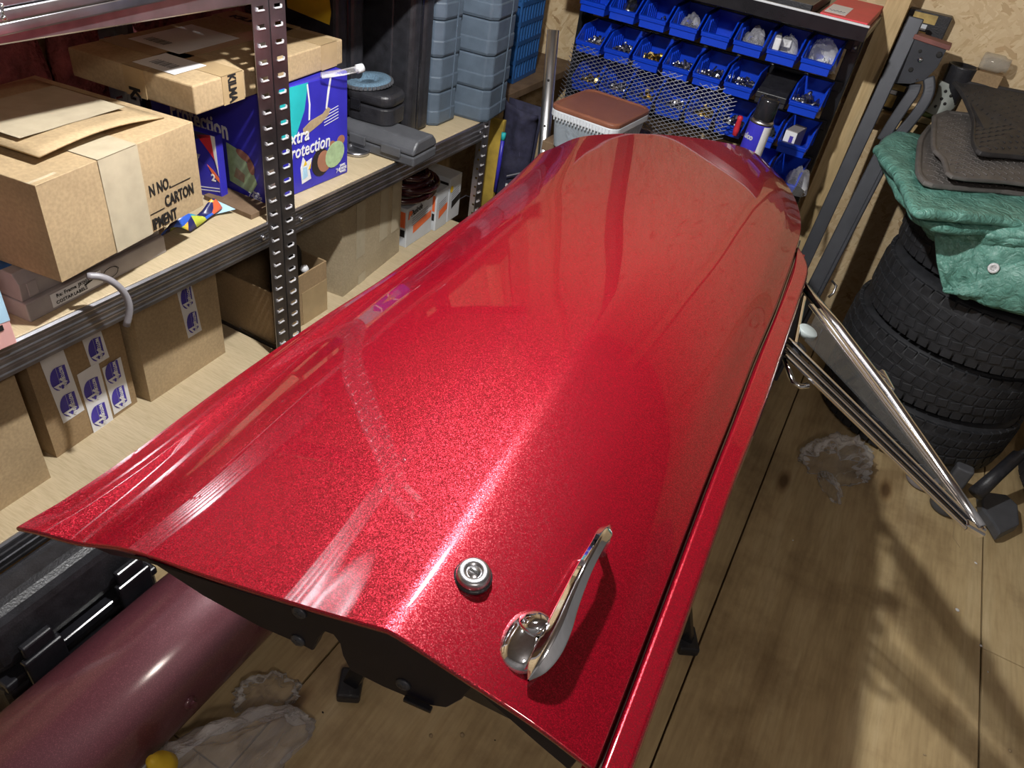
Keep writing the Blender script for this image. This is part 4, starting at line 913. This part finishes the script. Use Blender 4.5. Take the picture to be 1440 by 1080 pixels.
shell([rring(S*.99,.111),rring(S*1.0,.115),rring(S*1.0,.122),rring(S*.965,.126),rring(S*.93,.126),rring(S*.90,.122),rring(S*.89,.122)],'lid','brown_lid')
mb = MB(); 
for i in range(18):
    for s in (-1,1): mb.bb((-.09+i*.0105,s*S*1.125-.002,.085),(-.09+i*.0105+.003,s*S*1.125+.002,.108))
mb.build('rim_ribs','moulded_white',bk_)['kind'] = 'stuff'
q = P(1068,170,y=2.19); sp = thing('spray_can','blue and white aerosol can with a black cap, behind the red door','spray can',(q.x,2.19,BZ+.001),0,ry=math.radians(2))
R_ = .0325
mb = MB(); mb.lathe([(.030,0),(R_,.003),(R_,.195),(.030,.203),(.027,.206),(0,.206)],40); mb.build('can_body','blue_card',sp)
mb = MB(); mb.grid(lambda u,v: ((R_+.0005)*math.cos(-1.05+1.35*u),(R_+.0005)*math.sin(-1.05+1.35*u),.006+.186*v),14,2); mb.build('white_panel','white_paper',sp)
mb = MB(); mb.grid(lambda u,v: ((R_+.0006)*math.cos(-2.45+1.35*u),(R_+.0006)*math.sin(-2.45+1.35*u),.006+(.10+.02)*v*(.15+.85*u)),14,4); mb.build('pink_panel','magenta_ink',sp)
mb = MB(); mb.lathe([(R_+.001,.195),(R_+.001,.199),(.030,.205)],40); mb.build('seam_ring','steel',sp)
mb = MB(); mb.lathe([(.029,.2055),(.0295,.208),(.028,.255),(.026,.262),(.021,.264),(.020,.259),(0,.258)],36); mb.build('cap','black_gloss',sp)
lt = text('alco',.021,'white_paper',sp,(0,0,0),bold=.0012,sx=.9)
for v in lt.data.vertices:
    a = -2.60+v.co.y/R_; v.co = ((R_+.0008)*math.cos(a),(R_+.0008)*math.sin(a),.150+v.co.z)
sr = thing('red_handle_tool','red handled tool standing in the bin beside the spray can','tool',P(1037,178,y=2.47)-Vector((0,0,.03)))
MB().lathe([(0,0),(.008,.002),(.010,.02),(.008,.05),(.010,.058),(.006,.064),(0,.065)],12).build('handle','red_card',sr)
# expanded metal sheet leaning on the bins
em = thing('expanded_mesh','sheet of grey expanded metal mesh leaning against the bins','metal mesh',(-.995,2.36,BZ+.002),0,rx=math.radians(-13),ry=math.radians(1))
mb = MB(); dw, dh = .0235, .0125; nx, nz = 24, 17
for i in range(nx):
    for j in range(nz*2):
        x0 = i*dw+(dw/2 if j % 2 else 0); z0 = j*dh/2*1.0
        if z0 > .2 + .012*math.sin(i): continue
        mb.bar((x0,0,z0),(x0+dw/2,0.001,z0+dh/2),.0016,.0026,(0,1,0)); mb.bar((x0,0,z0),(x0-dw/2,.001,z0+dh/2),.0016,.0026,(0,1,0))
mb.build('mesh_strands','mesh_steel',em)['kind'] = 'stuff'
# aluminium pipe, tool roll, yellow board
a, b = P(778,42,y=2.24), P(765,205,y=2.20); d = (b-a)/(a.z-b.z); fl0 = a+d*(a.z-.0)
ap = thing('aluminium_pipe','upright aluminium pipe with drilled holes, left of the brown-lidded tub','pipe',(fl0.x,fl0.y,0))
mb = MB(); ax = (a-fl0); q3 = ax.to_track_quat('Z','Y').to_matrix(); mb.lathe([(.015,ax.length),(.0185,ax.length),(.0185,0),(.015,0),(.015,ax.length)],28,(0,0,0),q3); mb.build('pipe_wall','aluminium',ap)
for z in (.875,.56,.74):
    p = ax*(z/ax.z); dr = Vector((.3,-.95,0)).normalized(); MB().lathe([(0,.0),(.004,.0),(.004,-.003),(0,-.003)],12,p+dr*.0192-Vector((0,0,0)),dr.to_track_quat('Z','Y').to_matrix()).build('drilled_hole','ink',ap)
tr = thing('tool_roll','navy cloth tool bag hanging behind the shelving end','tool bag',(-1.10,2.26,.40))
mb = MB(); mb.grid(lambda u,v: (-.055+.13*u+.01*v, -.03*math.sin(u*math.pi)+.012*noise.noise(Vector((u*4,v*6,1))), .36*v-(.02*u if v > .9 else 0)), 12, 20); mb.grid(lambda u,v: (-.055+.13*u+.01*v, .03, .36*v), 4, 4); mb.build('cloth_body','navy_cloth',tr,solid=.004)
MB().tube([(-.02,-.04,.05),(-.015,-.042,.24)],.007,8).build('screwdriver','blue_card',tr); MB().tube([(-.015,-.042,.24),(-.014,-.043,.265)],.008,10).build('driver_end','teal_ink',tr); MB().tube([(-.045,-.03,.03),(-.04,-.03,.2)],.004,8).build('steel_rod','steel',tr)
patch([(.02,-.045,.12),(.075,-.045,.15),(.075,-.045,.155),(.02,-.045,.125)],'grey_ink',tr,nrm=(0,-1,0)); patch([(.020,-.046,.085),(.030,-.046,.088),(.029,-.046,.098),(.021,-.046,.096)],'white_paper',tr,nrm=(0,-1,0)); patch([(.034,-.046,.092),(.066,-.046,.107),(.066,-.046,.112),(.034,-.046,.098)],'red_card',tr,nrm=(0,-1,0))
MB().bb((-.05,-.012,-.398),(.07,.025,.0)).build('stand_post','timber_dark',tr,.003)
tag(MB().bar((-1.165,2.20,0),(-1.165,2.235,.70),.085,.016,(0,1,0)).build('yellow_board','yellow_board',None,.002),'stained yellow board standing behind the shelf end post','board')

# wall cards
for k, (z0, h, mt, wd) in enumerate(((1.075,.125,'black_plastic',.13),(.985,.085,'black_plastic',.11),(.895,.085,'black_plastic',.10))):
    t = thing('blister_pack',('topmost','middle','lowest')[k]+' dark blister pack with gold print on the wall by the stud','package',(-.083,2.926,z0),0,'blister packs on the wall')
    MB().bb((0,0,0),(wd,.05,h)).build('case',mt,t,.003)
    if k == 1: patch([(.012,0,.012),(.062,0,.012),(.062,0,.075),(.012,0,.075)],'white_paper',t,nrm=(0,-1,0)); patch([(.028,0,.02),(.040,0,.02),(.040,0,.068),(.028,0,.068)],'gold_ink',t,nrm=(0,-1,0),off=.0012); patch([(.048,0,.02),(.054,0,.02),(.054,0,.06),(.048,0,.06)],'ink',t,nrm=(0,-1,0),off=.0012)
    else:
        patch([(.004,0,.006),(.012,0,.006),(.012,0,h-.045),(.004,0,h-.045)],'white_paper',t,nrm=(0,-1,0)); patch([(.018,0,.006),(.075,0,.006),(.075,0,h*.55),(.018,0,h*.55)],'gold_ink',t,nrm=(0,-1,0)); patch([(.016,0,h*.58),(.07,0,h*.58),(.07,0,h*.72),(.016,0,h*.72)],'moulded_white',t,nrm=(0,-1,0)); patch([(.018,0,h*.75),(.09,0,h*.75),(.09,0,h*.96),(.018,0,h*.96)],'gold_ink',t,nrm=(0,-1,0))

# steel bracket bars leaning on the wall
sb = thing('steel_bracket','dark grey folded steel bracket bars with a bolted plate, leaning by the tyres','bracket',(0,2.7,0))
o = Vector((0,2.7,0))
p0, p1 = P(1289,25,y=2.80), P(1132,365,y=2.63); d = (p1-p0); pe = p0+d*((p0.z-.0)/(p0.z-p1.z))
mb = MB(); mb.bar(p0-o, pe-o, .045, .030, (0,-1,.1)); mb.build('angle_bar','dark_steel',sb,.003)
p0b, p1b = P(1252,198,y=2.745), P(1153,392,y=2.60); db = p1b-p0b; pb2 = p0b+db*((p0b.z)/(p0b.z-p1b.z))
mb = MB(); mb.bar(p0b-o, pb2-o, .058, .020, (0,-1,.1)); mb.bar(p0b-db*.02-o+Vector((.022,-.012,0)), pb2-o+Vector((.022,-.012,0)), .014, .030, (0,-1,.1)); mb.build('channel_bar','dark_steel',sb,.004)
cv = [P(a_,b_,y=2.79-.045*i/6) for i,(a_,b_) in enumerate(((1306,108),(1307,125),(1302,140),(1292,156),(1278,174),(1264,190),(1250,212)))]
mb = MB(); mb.ribbon([spline([(i/(len(cv)-1),*(p-o)) for i,p in enumerate(cv)], k/18) for k in range(19)], .034, .026)
mb.build('curved_flange','dark_steel',sb,.005)
cv = [P(a_,b_,y=2.80-.045*i/4) for i,(a_,b_) in enumerate(((1288,118),(1284,130),(1272,148),(1256,172),(1240,198)))]
mb = MB(); mb.ribbon([spline([(i/(len(cv)-1),*(p-o)) for i,p in enumerate(cv)], k/18) for k in range(19)], .036, .016)
mb.build('curved_web','dark_steel',sb,.004)
plate = [P(a,b,y=2.775)-o for a,b in ((1286,50),(1331,70),(1318,95),(1300,113),(1280,118),(1256,117))]
mb = MB(); k = len(plate); mb.add(plate+[p+Vector((0,.008,0)) for p in plate],[tuple(range(k))[::-1],tuple(range(k,2*k))]+[(i,(i+1)%k,k+(i+1)%k,k+i) for i in range(k)]); pl_o = mb.build('plate','dark_steel',sb,.001)
MB().bar(P(1286,49,y=2.80)-o,P(1337,66,y=2.80)-o,.06,.014,(0,0,1)).build('folded_lip','rust_paint',sb,.002)
my = Matrix.Rotation(math.pi/2,3,'X')
for a_, b_, rad, mt, nm in ((1294,84,.008,'chrome','bolt'),(1290,112,.004,'chrome','bolt'),(1321,77,.009,'ink','hole'),(1281,98,.007,'ink','hole'),(1294,72,.005,'ink','hole')):
    MB().lathe([(rad,-.0005),(rad,.0015),(rad*.7,.004 if nm == 'bolt' else .0018),(0,.005 if nm == 'bolt' else .0018)],16,P(a_,b_,y=2.7745)-o,my).build(nm,mt,pl_o)
bj = P(1180,400,y=2.55); mb = MB(); mb.tube([P(1170,395,y=2.5),P(1176,402,y=2.48),P(1172,412,y=2.47),P(1165,418,y=2.46)],.004,8); tag(mb.build('cable_end','steel',None),'bent metal cable end poking up behind the vent window','cable')

# ================================================================ tyre stack
TC = Vector((.475,2.595,0)); TR, TW = .322, .2
def tyre_parts():
    prof = [(.205,.035),(.205,.010),(.225,.004),(.265,.001),(.298,.014),(.313,.034),(.3165,.05),(.3165,.15),(.313,.166),(.298,.186),(.265,.199),(.225,.196),(.205,.19),(.205,.165),(.200,.10),(.205,.035)]
    mb = MB(); mb.lathe(prof,72); res = [('carcass',mb)]
    mb = MB(); n = 54
    for k in range(n):
        a = 2*math.pi*k/n
        for j, (z, h, sk, off, w) in enumerate(((.030,.030,.05,0,.031),(.064,.028,.18,.35,.030),(.100,.032,-.12,.1,.031),(.136,.028,-.18,.45,.030),(.170,.030,-.05,.2,.031))):
            aa = a+off*2*math.pi/n; r = .3132 if .04 < z < .16 else .3082
            m3 = Matrix.Rotation(aa,3,'Z')@Matrix.Rotation(sk,3,'X')
            mb.box((r*math.cos(aa),r*math.sin(aa),z),(.013,w,h),mt=m3)
    res.append(('tread_blocks',mb)); return res
names = ['bottom tyre of the stack, on the floor','second tyre from the floor in the stack','third tyre from the floor in the stack','top tyre of the stack, under the green tarp']
offs_ = [(0,0),(-.012,.01),(.006,-.006),(.012,.03)]
tp0 = None
for k in range(4):
    t = thing('tyre', names[k], 'tyre', (TC.x+offs_[k][0],TC.y+offs_[k][1],k*.201), k*.7, 'stacked winter tyres')
    if tp0 is None: tp0 = [mb.build(nm,'rubber',t,.0015 if nm == 'tread_blocks' else 0,1) for nm, mb in tyre_parts()]; tp0[1]['kind'] = 'stuff'
    else:
        for p in tp0: q = p.copy(); COL.objects.link(q); q.parent = t
t = thing('tyre','single tyre at the right edge of the picture behind the stick','tyre',(1.165,2.50,0),.3,'stacked winter tyres')
for p in tp0: q = p.copy(); COL.objects.link(q); q.parent = t

# tarp and mats on top of the stack
def slab(name, mat, out, z0, th, wr, seed, parent, nr=14, nseg=72, tilt=(0,0)):
    """soft folded layer: outline drawn in to a rounded edge, wrinkled"""
    pts = [Vector((*p,0)) for p in out]; n = len(pts); per = []
    for i in range(nseg):
        f = i*n/nseg; k = int(f); s = f-k; p0_, p1_, p2_, p3_ = pts[(k-1)%n], pts[k%n], pts[(k+1)%n], pts[(k+2)%n]
        m1, m2 = (p2_-p0_)*.5*.6, (p3_-p1_)*.5*.6
        per.append(p1_*(2*s**3-3*s*s+1)+m1*(s**3-2*s*s+s)+p2_*(-2*s**3+3*s*s)+m2*(s**3-s*s))
    c = sum(pts,Vector())/n; mb = MB(); prof = [(0,1),(.25,1),(.5,1),(.7,1),(.82,1),(.9,.99),(.96,.93),(.99,.75),(1,.5),(.99,.25),(.95,.05),(.9,0)]
    vs = []; fs = []
    for r, h in prof:
        for p in per:
            q = c+(p-c)*max(r,.02); w_ = wr*noise.noise(Vector((q.x*11,q.y*11,seed)))+wr*.5*noise.noise(Vector((q.x*30,q.y*30,seed)))
            ew = .012*noise.noise(Vector((p.x*14,p.y*14,seed+5)))*(wr/.012) if r > .8 else 0
            dd = (p-c).normalized()*ew
            vs.append((q.x+dd.x,q.y+dd.y,z0+th*h+(w_ if h > .4 else w_*.4)+tilt[0]*(q.x-c.x)+tilt[1]*(q.y-c.y)))
    m = nseg
    for a in range(len(prof)-1):
        for i in range(m): fs.append((a*m+i,a*m+(i+1)%m,(a+1)*m+(i+1)%m,(a+1)*m+i))
    fs += [tuple(range(m)), tuple(range((len(prof)-1)*m,len(prof)*m))[::-1]]
    mb.add(vs,fs,True); return mb.build(name,mat,parent)
tz = .812
ta = thing('green_tarp','folded green tarpaulin with a white eyelet, draped over the tyre stack','tarpaulin',(0,0,0))
xy = lambda a,b,z: tuple(P(a,b,z=z))[:2]
slab('folded_layer','green_tarp',[xy(1237,212,tz+.03),xy(1252,250,tz+.03),xy(1290,303,tz+.03),xy(1330,318,tz+.03),xy(1440,325,tz+.03),(.80,2.45),(.80,2.85),(.3,2.90),(.03,2.75)],tz,.032,.010,1.3,ta)
slab('folded_layer','green_tarp',[xy(1232,204,tz+.06),xy(1262,255,tz+.06),xy(1287,297,tz+.06),xy(1345,305,tz+.06),xy(1440,312,tz+.06),(.78,2.5),(.78,2.83),(.3,2.86),(.05,2.78)],tz+.036,.034,.012,4.7,ta)
# hanging front flap, in two folds
def hang(keys_top, keys_bot, bulge, seed):
    def fn(u, v):
        a, b = spline(keys_top,u), spline(keys_bot,u); p = a.lerp(b,v)
        p.y -= bulge*math.sin(v*math.pi)+.010*noise.noise(Vector((u*7,v*4,seed)))+.006*noise.noise(Vector((u*22,v*9,seed))); p.z += .008*noise.noise(Vector((u*6,v*2,seed+3)))
        return p
    return fn
kt = [(0,*P(1312,325,y=2.26)),(.5,*P(1376,332,y=2.25)),(1,*P(1490,338,y=2.25))]
kb = [(0,*P(1325,405,y=2.235)),(.5,*P(1370,420,y=2.225)),(1,*P(1490,455,y=2.225))]
MB().grid(hang(kt,kb,.02,2.0),40,20).build('hanging_fold','green_tarp',ta,solid=.004)
kt2 = [(0,*P(1326,404,y=2.235)),(.5,*P(1390,382,y=2.222)),(1,*P(1490,350,y=2.215))]
kb2 = [(0,*P(1330,410,y=2.235)),(.5,*P(1385,428,y=2.215)),(1,*P(1490,458,y=2.215))]
MB().grid(hang(kt2,kb2,.018,7.0),36,12).build('hanging_fold','green_tarp',ta,solid=.004)
kt3 = [(0,*P(1285,290,y=2.30)),(.5,*P(1360,306,y=2.262)),(1,*P(1490,318,y=2.25))]
kb3 = [(0,*P(1308,334,y=2.285)),(.5,*P(1370,345,y=2.245)),(1,*P(1490,352,y=2.24))]
MB().grid(hang(kt3,kb3,.02,5.0),36,12).build('hanging_fold','green_tarp',ta,solid=.004)
g = P(1397,377,y=2.208); mm = Vector((0,-1,.25)).to_track_quat('Z','Y').to_matrix()
MB().lathe([(.007,.002),(.008,.004),(.013,.004),(.0145,.001),(.007,0),(.007,.002)],24,g,mm).build('eyelet','white_paper',ta); MB().lathe([(0,.001),(.007,.001),(.007,0),(0,0)],16,g,mm).build('eyelet_hole','ink',ta)
def mat_thing(label, pts3, thick, mt, rim, seed, pat=True):
    """car floor mat: outline in 3D, gently bent, raised rim and rows of grip ridges"""
    t = thing('car_floor_mat', label, 'floor mat', (0,0,0), 0, 'rubber car floor mats'); c = sum(pts3,Vector())/len(pts3); n = len(pts3)
    per = []
    for i in range(n):
        a, b = pts3[i], pts3[(i+1)%n]
        for s in (0,.25,.5,.75): per.append(a.lerp(b,s))
    per = [ (per[i-1]+per[i]*2+per[(i+1)%len(per)])/4 for i in range(len(per))]; m = len(per)
    mb = MB(); vs = []; prof = [(.02,thick),(.5,thick),(.93,thick),(.945,thick+rim),(.985,thick+rim),(1,thick*.5),(.985,0)]
    for r, h in prof: vs += [c.lerp(p,r)+Vector((0,0,h)) for p in per]
    fs = [(a*m+i,a*m+(i+1)%m,(a+1)*m+(i+1)%m,(a+1)*m+i) for a in range(len(prof)-1) for i in range(m)]+[tuple(range(m)),tuple(range((len(prof)-1)*m,len(prof)*m))[::-1]]
    mb.add(vs,fs,False); mb.build('mat_body',mt,t,.002,1)
    if pat:
        mb = MB(); A0, B0, D0 = pts3[0], pts3[1], pts3[-1]
        lo = [min(p[i] for p in pts3) for i in range(2)]; hi = [max(p[i] for p in pts3) for i in range(2)]
        def inside(x,y):
            r = False
            for i in range(n):
                a, b = c.lerp(pts3[i],.86), c.lerp(pts3[(i+1)%n],.86)
                if (a.y > y) != (b.y > y) and x < (b.x-a.x)*(y-a.y)/(b.y-a.y)+a.x: r = not r
            return r
        def zz(x,y):
            for i in range(n):
                a, b = pts3[i], pts3[(i+1)%n]; dt = (a.x-c.x)*(b.y-c.y)-(b.x-c.x)*(a.y-c.y)
                if abs(dt) < 1e-9: continue
                s_ = ((x-c.x)*(b.y-c.y)-(b.x-c.x)*(y-c.y))/dt; t_ = ((a.x-c.x)*(y-c.y)-(x-c.x)*(a.y-c.y))/dt
                if s_ >= -1e-6 and t_ >= -1e-6: return c.z+s_*(a.z-c.z)+t_*(b.z-c.z)
            return c.z
        st_ = .034; j = 0; y = lo[1]
        while y < hi[1]:
            x = lo[0]+(st_/2 if j % 2 else 0)
            while x < hi[0]:
                if inside(x,y): mb.tube([Vector((x+.014*math.cos(a),y+.012*math.sin(a),zz(x,y)+thick)) for a in [math.pi*k/6 for k in range(7)]],.0024,4)
                x += st_
            y += st_*.55; j += 1
        if mb.v: mb.build('grip_ridges',mt,t)['kind'] = 'stuff'
    return t
m3p = [P(1288,198,z=.905),P(1284,248,z=.890),P(1300,266,z=.885),P(1440,276,z=.885),Vector((.76,2.45,.885)),Vector((.74,2.85,.91)),Vector((.12,2.80,.915))]
mat_thing('lowest grey rubber car mat, resting on the green tarp',m3p,.010,'rubber_mat',.004,1)
m2p = [P(1310,152,y=2.84),P(1306,212,z=.925),P(1322,226,z=.922),P(1329,254,z=.918),P(1440,262,z=.918),Vector((.74,2.46,.922)),Vector((.72,2.88,1.0))]
mat_thing('middle grey rubber car mat with a notched corner',m2p,.008,'rubber_mat',.003,2)
m1p = [P(1332,112,y=2.90),P(1350,135,y=2.82),P(1366,172,y=2.70),P(1363,203,z=.957),P(1372,221,z=.952),P(1440,226,z=.952),Vector((.72,2.68,.955)),Vector((.70,2.93,1.06))]
mat_thing('topmost dark rubber car mat with a curved edge',m1p,.010,'rubber_mat_dark',.004,3)
# ledge things behind the mats
struct(MB().bb((.02,2.86,.895),(.62,2.979,.915)).build('trim_10','timber_x',None,.002))
q = P(1355,95,y=2.915); po_ = thing('dark_pot','dark open pot on the ledge behind the floor mats','pot',(q.x,2.915,.916))
MB().lathe([(.030,0),(.034,.004),(.046,.16),(.046,.165),(.042,.165),(.032,.012),(0,.012)],36).build('pot_wall','black_plastic',po_)
q = P(1397,92,y=2.92); jr = thing('glass_jar','small glass jar lying on the ledge behind the floor mats','jar',(q.x,2.92,.916))
MB().bb((-.04,-.03,0),(.04,.03,.165)).build('card_stand','cardboard_dark',jr,.002); MB().lathe([(0,-.04),(.024,-.038),(.026,-.03),(.026,.02),(.02,.03),(.02,.042),(0,.042)],24,(0,-.005,.192),Matrix.Rotation(math.pi/2,3,'Y')).build('jar_wall','jar_glass',jr)
a, b = P(1312,152,y=2.86), P(1330,118,y=2.90)
sd = thing('foam_clog','grey foam clog with round holes, standing behind the middle mat','shoe',(a.x,2.875,.916))
mb = MB(); mb.grid(lambda u,v: (-.022+.075*u+.012*math.sin(v*3), -.03*math.sin(u*math.pi)*(1-.4*v)+.02, .005+.105*v), 12, 12); mb.build('upper','sandal_foam',sd,solid=.006)
for u_, v_ in ((.25,.3),(.3,.55),(.5,.45),(.35,.78),(.6,.7)):
    MB().lathe([(0,.001),(.005,.001),(.005,-.001),(0,-.001)],10,(-.022+.075*u_+.012*math.sin(v_*3),-.03*math.sin(u_*math.pi)*(1-.4*v_)+.019,.005+.105*v_),Matrix.Rotation(math.pi/2,3,'X')).build('vent_hole','ink',sd)
MB().bb((-.025,-.012,0),(.055,.03,.012)).build('sole','olive',sd,.004)

# ---------------------------------------------------------------- floor on the right
c = P(1180,645,z=.04); crumple('plastic_wrap','crumpled clear plastic wrap on the floor in front of the tyres','clear_film',((c.x,c.y,0),.085,.060,.045,.5),0,12.4,'plastic wrap',.55,nu=72,nv=36)
c = P(1168,684,z=.01); crumple('plastic_wrap','thin torn strip of clear plastic wrap below the crumpled wrap','clear_film',((c.x,c.y,0),.05,.022,.014,-1.0),0,15.4,'plastic wrap',.5)
dl = thing('caster_foot','grey chair caster base with twin wheels under the vent window tip','caster',(.66,2.20,0))
o = Vector((.66,2.20,0))
def at0(a,b,z): return P(a,b,z=z)-o
q = at0(1302,676,.03); 
for k,(px,py,rad,mt) in enumerate(((1300,670,.050,'grey_hose'),(1333,706,.046,'grey_plastic'))):
    c = at0(px,py,.03); mb = MB(); mb.lathe([(0,-.024),(rad*.8,-.024),(rad,-.016),(rad,.008),(rad*.85,.018),(rad*.4,.022),(0,.022)],32,Vector((c.x,c.y,.026))); mb.build('wheel',mt,dl); 
    mb = MB(); mb.lathe([(rad*.55,.048),(rad*.6,.05),(rad*.6,.053),(0,.053)],24,Vector((c.x,c.y,0))); mb.build('wheel_cap','grey_plastic',dl)
c = at0(1353,665,.10); mb = MB(); mb.prism(rr(.026,.020,.010), .075, lambda x,y,z: (c.x+x,c.y+y,.05+z)); mb.build('stem','grey_plastic',dl,.006,3)
a, b = at0(1372,695,.10), at0(1432,640,.20); mb = MB(); mb.tube([a,a.lerp(b,.5),b],[.024,.020,.019],14); mb.build('socket','black_plastic',dl)
a2 = b; b2 = at0(1520,600,.33); MB().tube([a2,b2],.011,14).build('tube','steel',dl)
mb = MB(); pts = [at0(px,py,.03) for px,py in ((1375,695),(1412,700),(1428,715),(1430,742),(1402,756),(1392,738),(1378,720))]; mb.prism([(p.x,p.y) for p in pts], .035, lambda x,y,z: (x,y,.012+z)); mb.build('base_plate','grey_plastic',dl,.006,2)
MB().lathe([(.02,0),(.022,.012),(0,.014)],16,(pts[3].x-.02,pts[3].y+.02,0)).build('glide','black_plastic',dl)
# small debris on the floor
for k,(px,py,s,mt,lb) in enumerate(((1346,858,.006,'white_paper','round white paint chip in the lit floor patch between two shadow bars'),(1372,792,.005,'white_paper','white paint chip on the floor just below the vent window tip'),(1379,908,.004,'white_paper','tiny white chip beside the floor seam inside the shadow bar'),(1389,945,.003,'white_paper','tiny pale chip right of the floor seam'),(1300,1062,.004,'kraft_inside','tan wood chip near the bottom edge of the lit floor'),(650,1034,.006,'kraft_inside','large tan wood chip on the floor below the door end'),(606,1035,.005,'kraft_inside','thin tan splinter left of the large wood chip below the door end'),(696,1041,.002,'ink','dark speck right of the wood chips below the door end'),(454,1002,.003,'ink','dark speck on the floor left of the trestle foot'),(1115,760,.003,'white_paper','pale speck on the shaded floor beside the red flange'),(1420,1056,.005,'kraft_inside','tan wood chip at the bottom right floor corner'))):
    p = P(px,py,z=0); rnd = random.Random(k)
    mb = MB(); mb.lathe([(s*.8,0),(s,s*.25),(s*.6,s*.5),(0,s*.55)],9,(0,0,0)); o_ = mb.build('floor_speck',mt,None); o_.location = p; o_.scale = (1,rnd.uniform(.5,1),1); o_.rotation_euler.z = rnd.uniform(0,3)
    tag(o_, lb, 'debris', 'specks on the floor')
st_ = MB(); st_.tube([P(1335,720,z=.003),P(1342,738,z=.002),P(1340,755,z=.002),P(1350,770,z=.002)],.0008,5); tag(st_.build('thread','kraft_inside',None),'thin loose thread on the floor below the caster','thread')
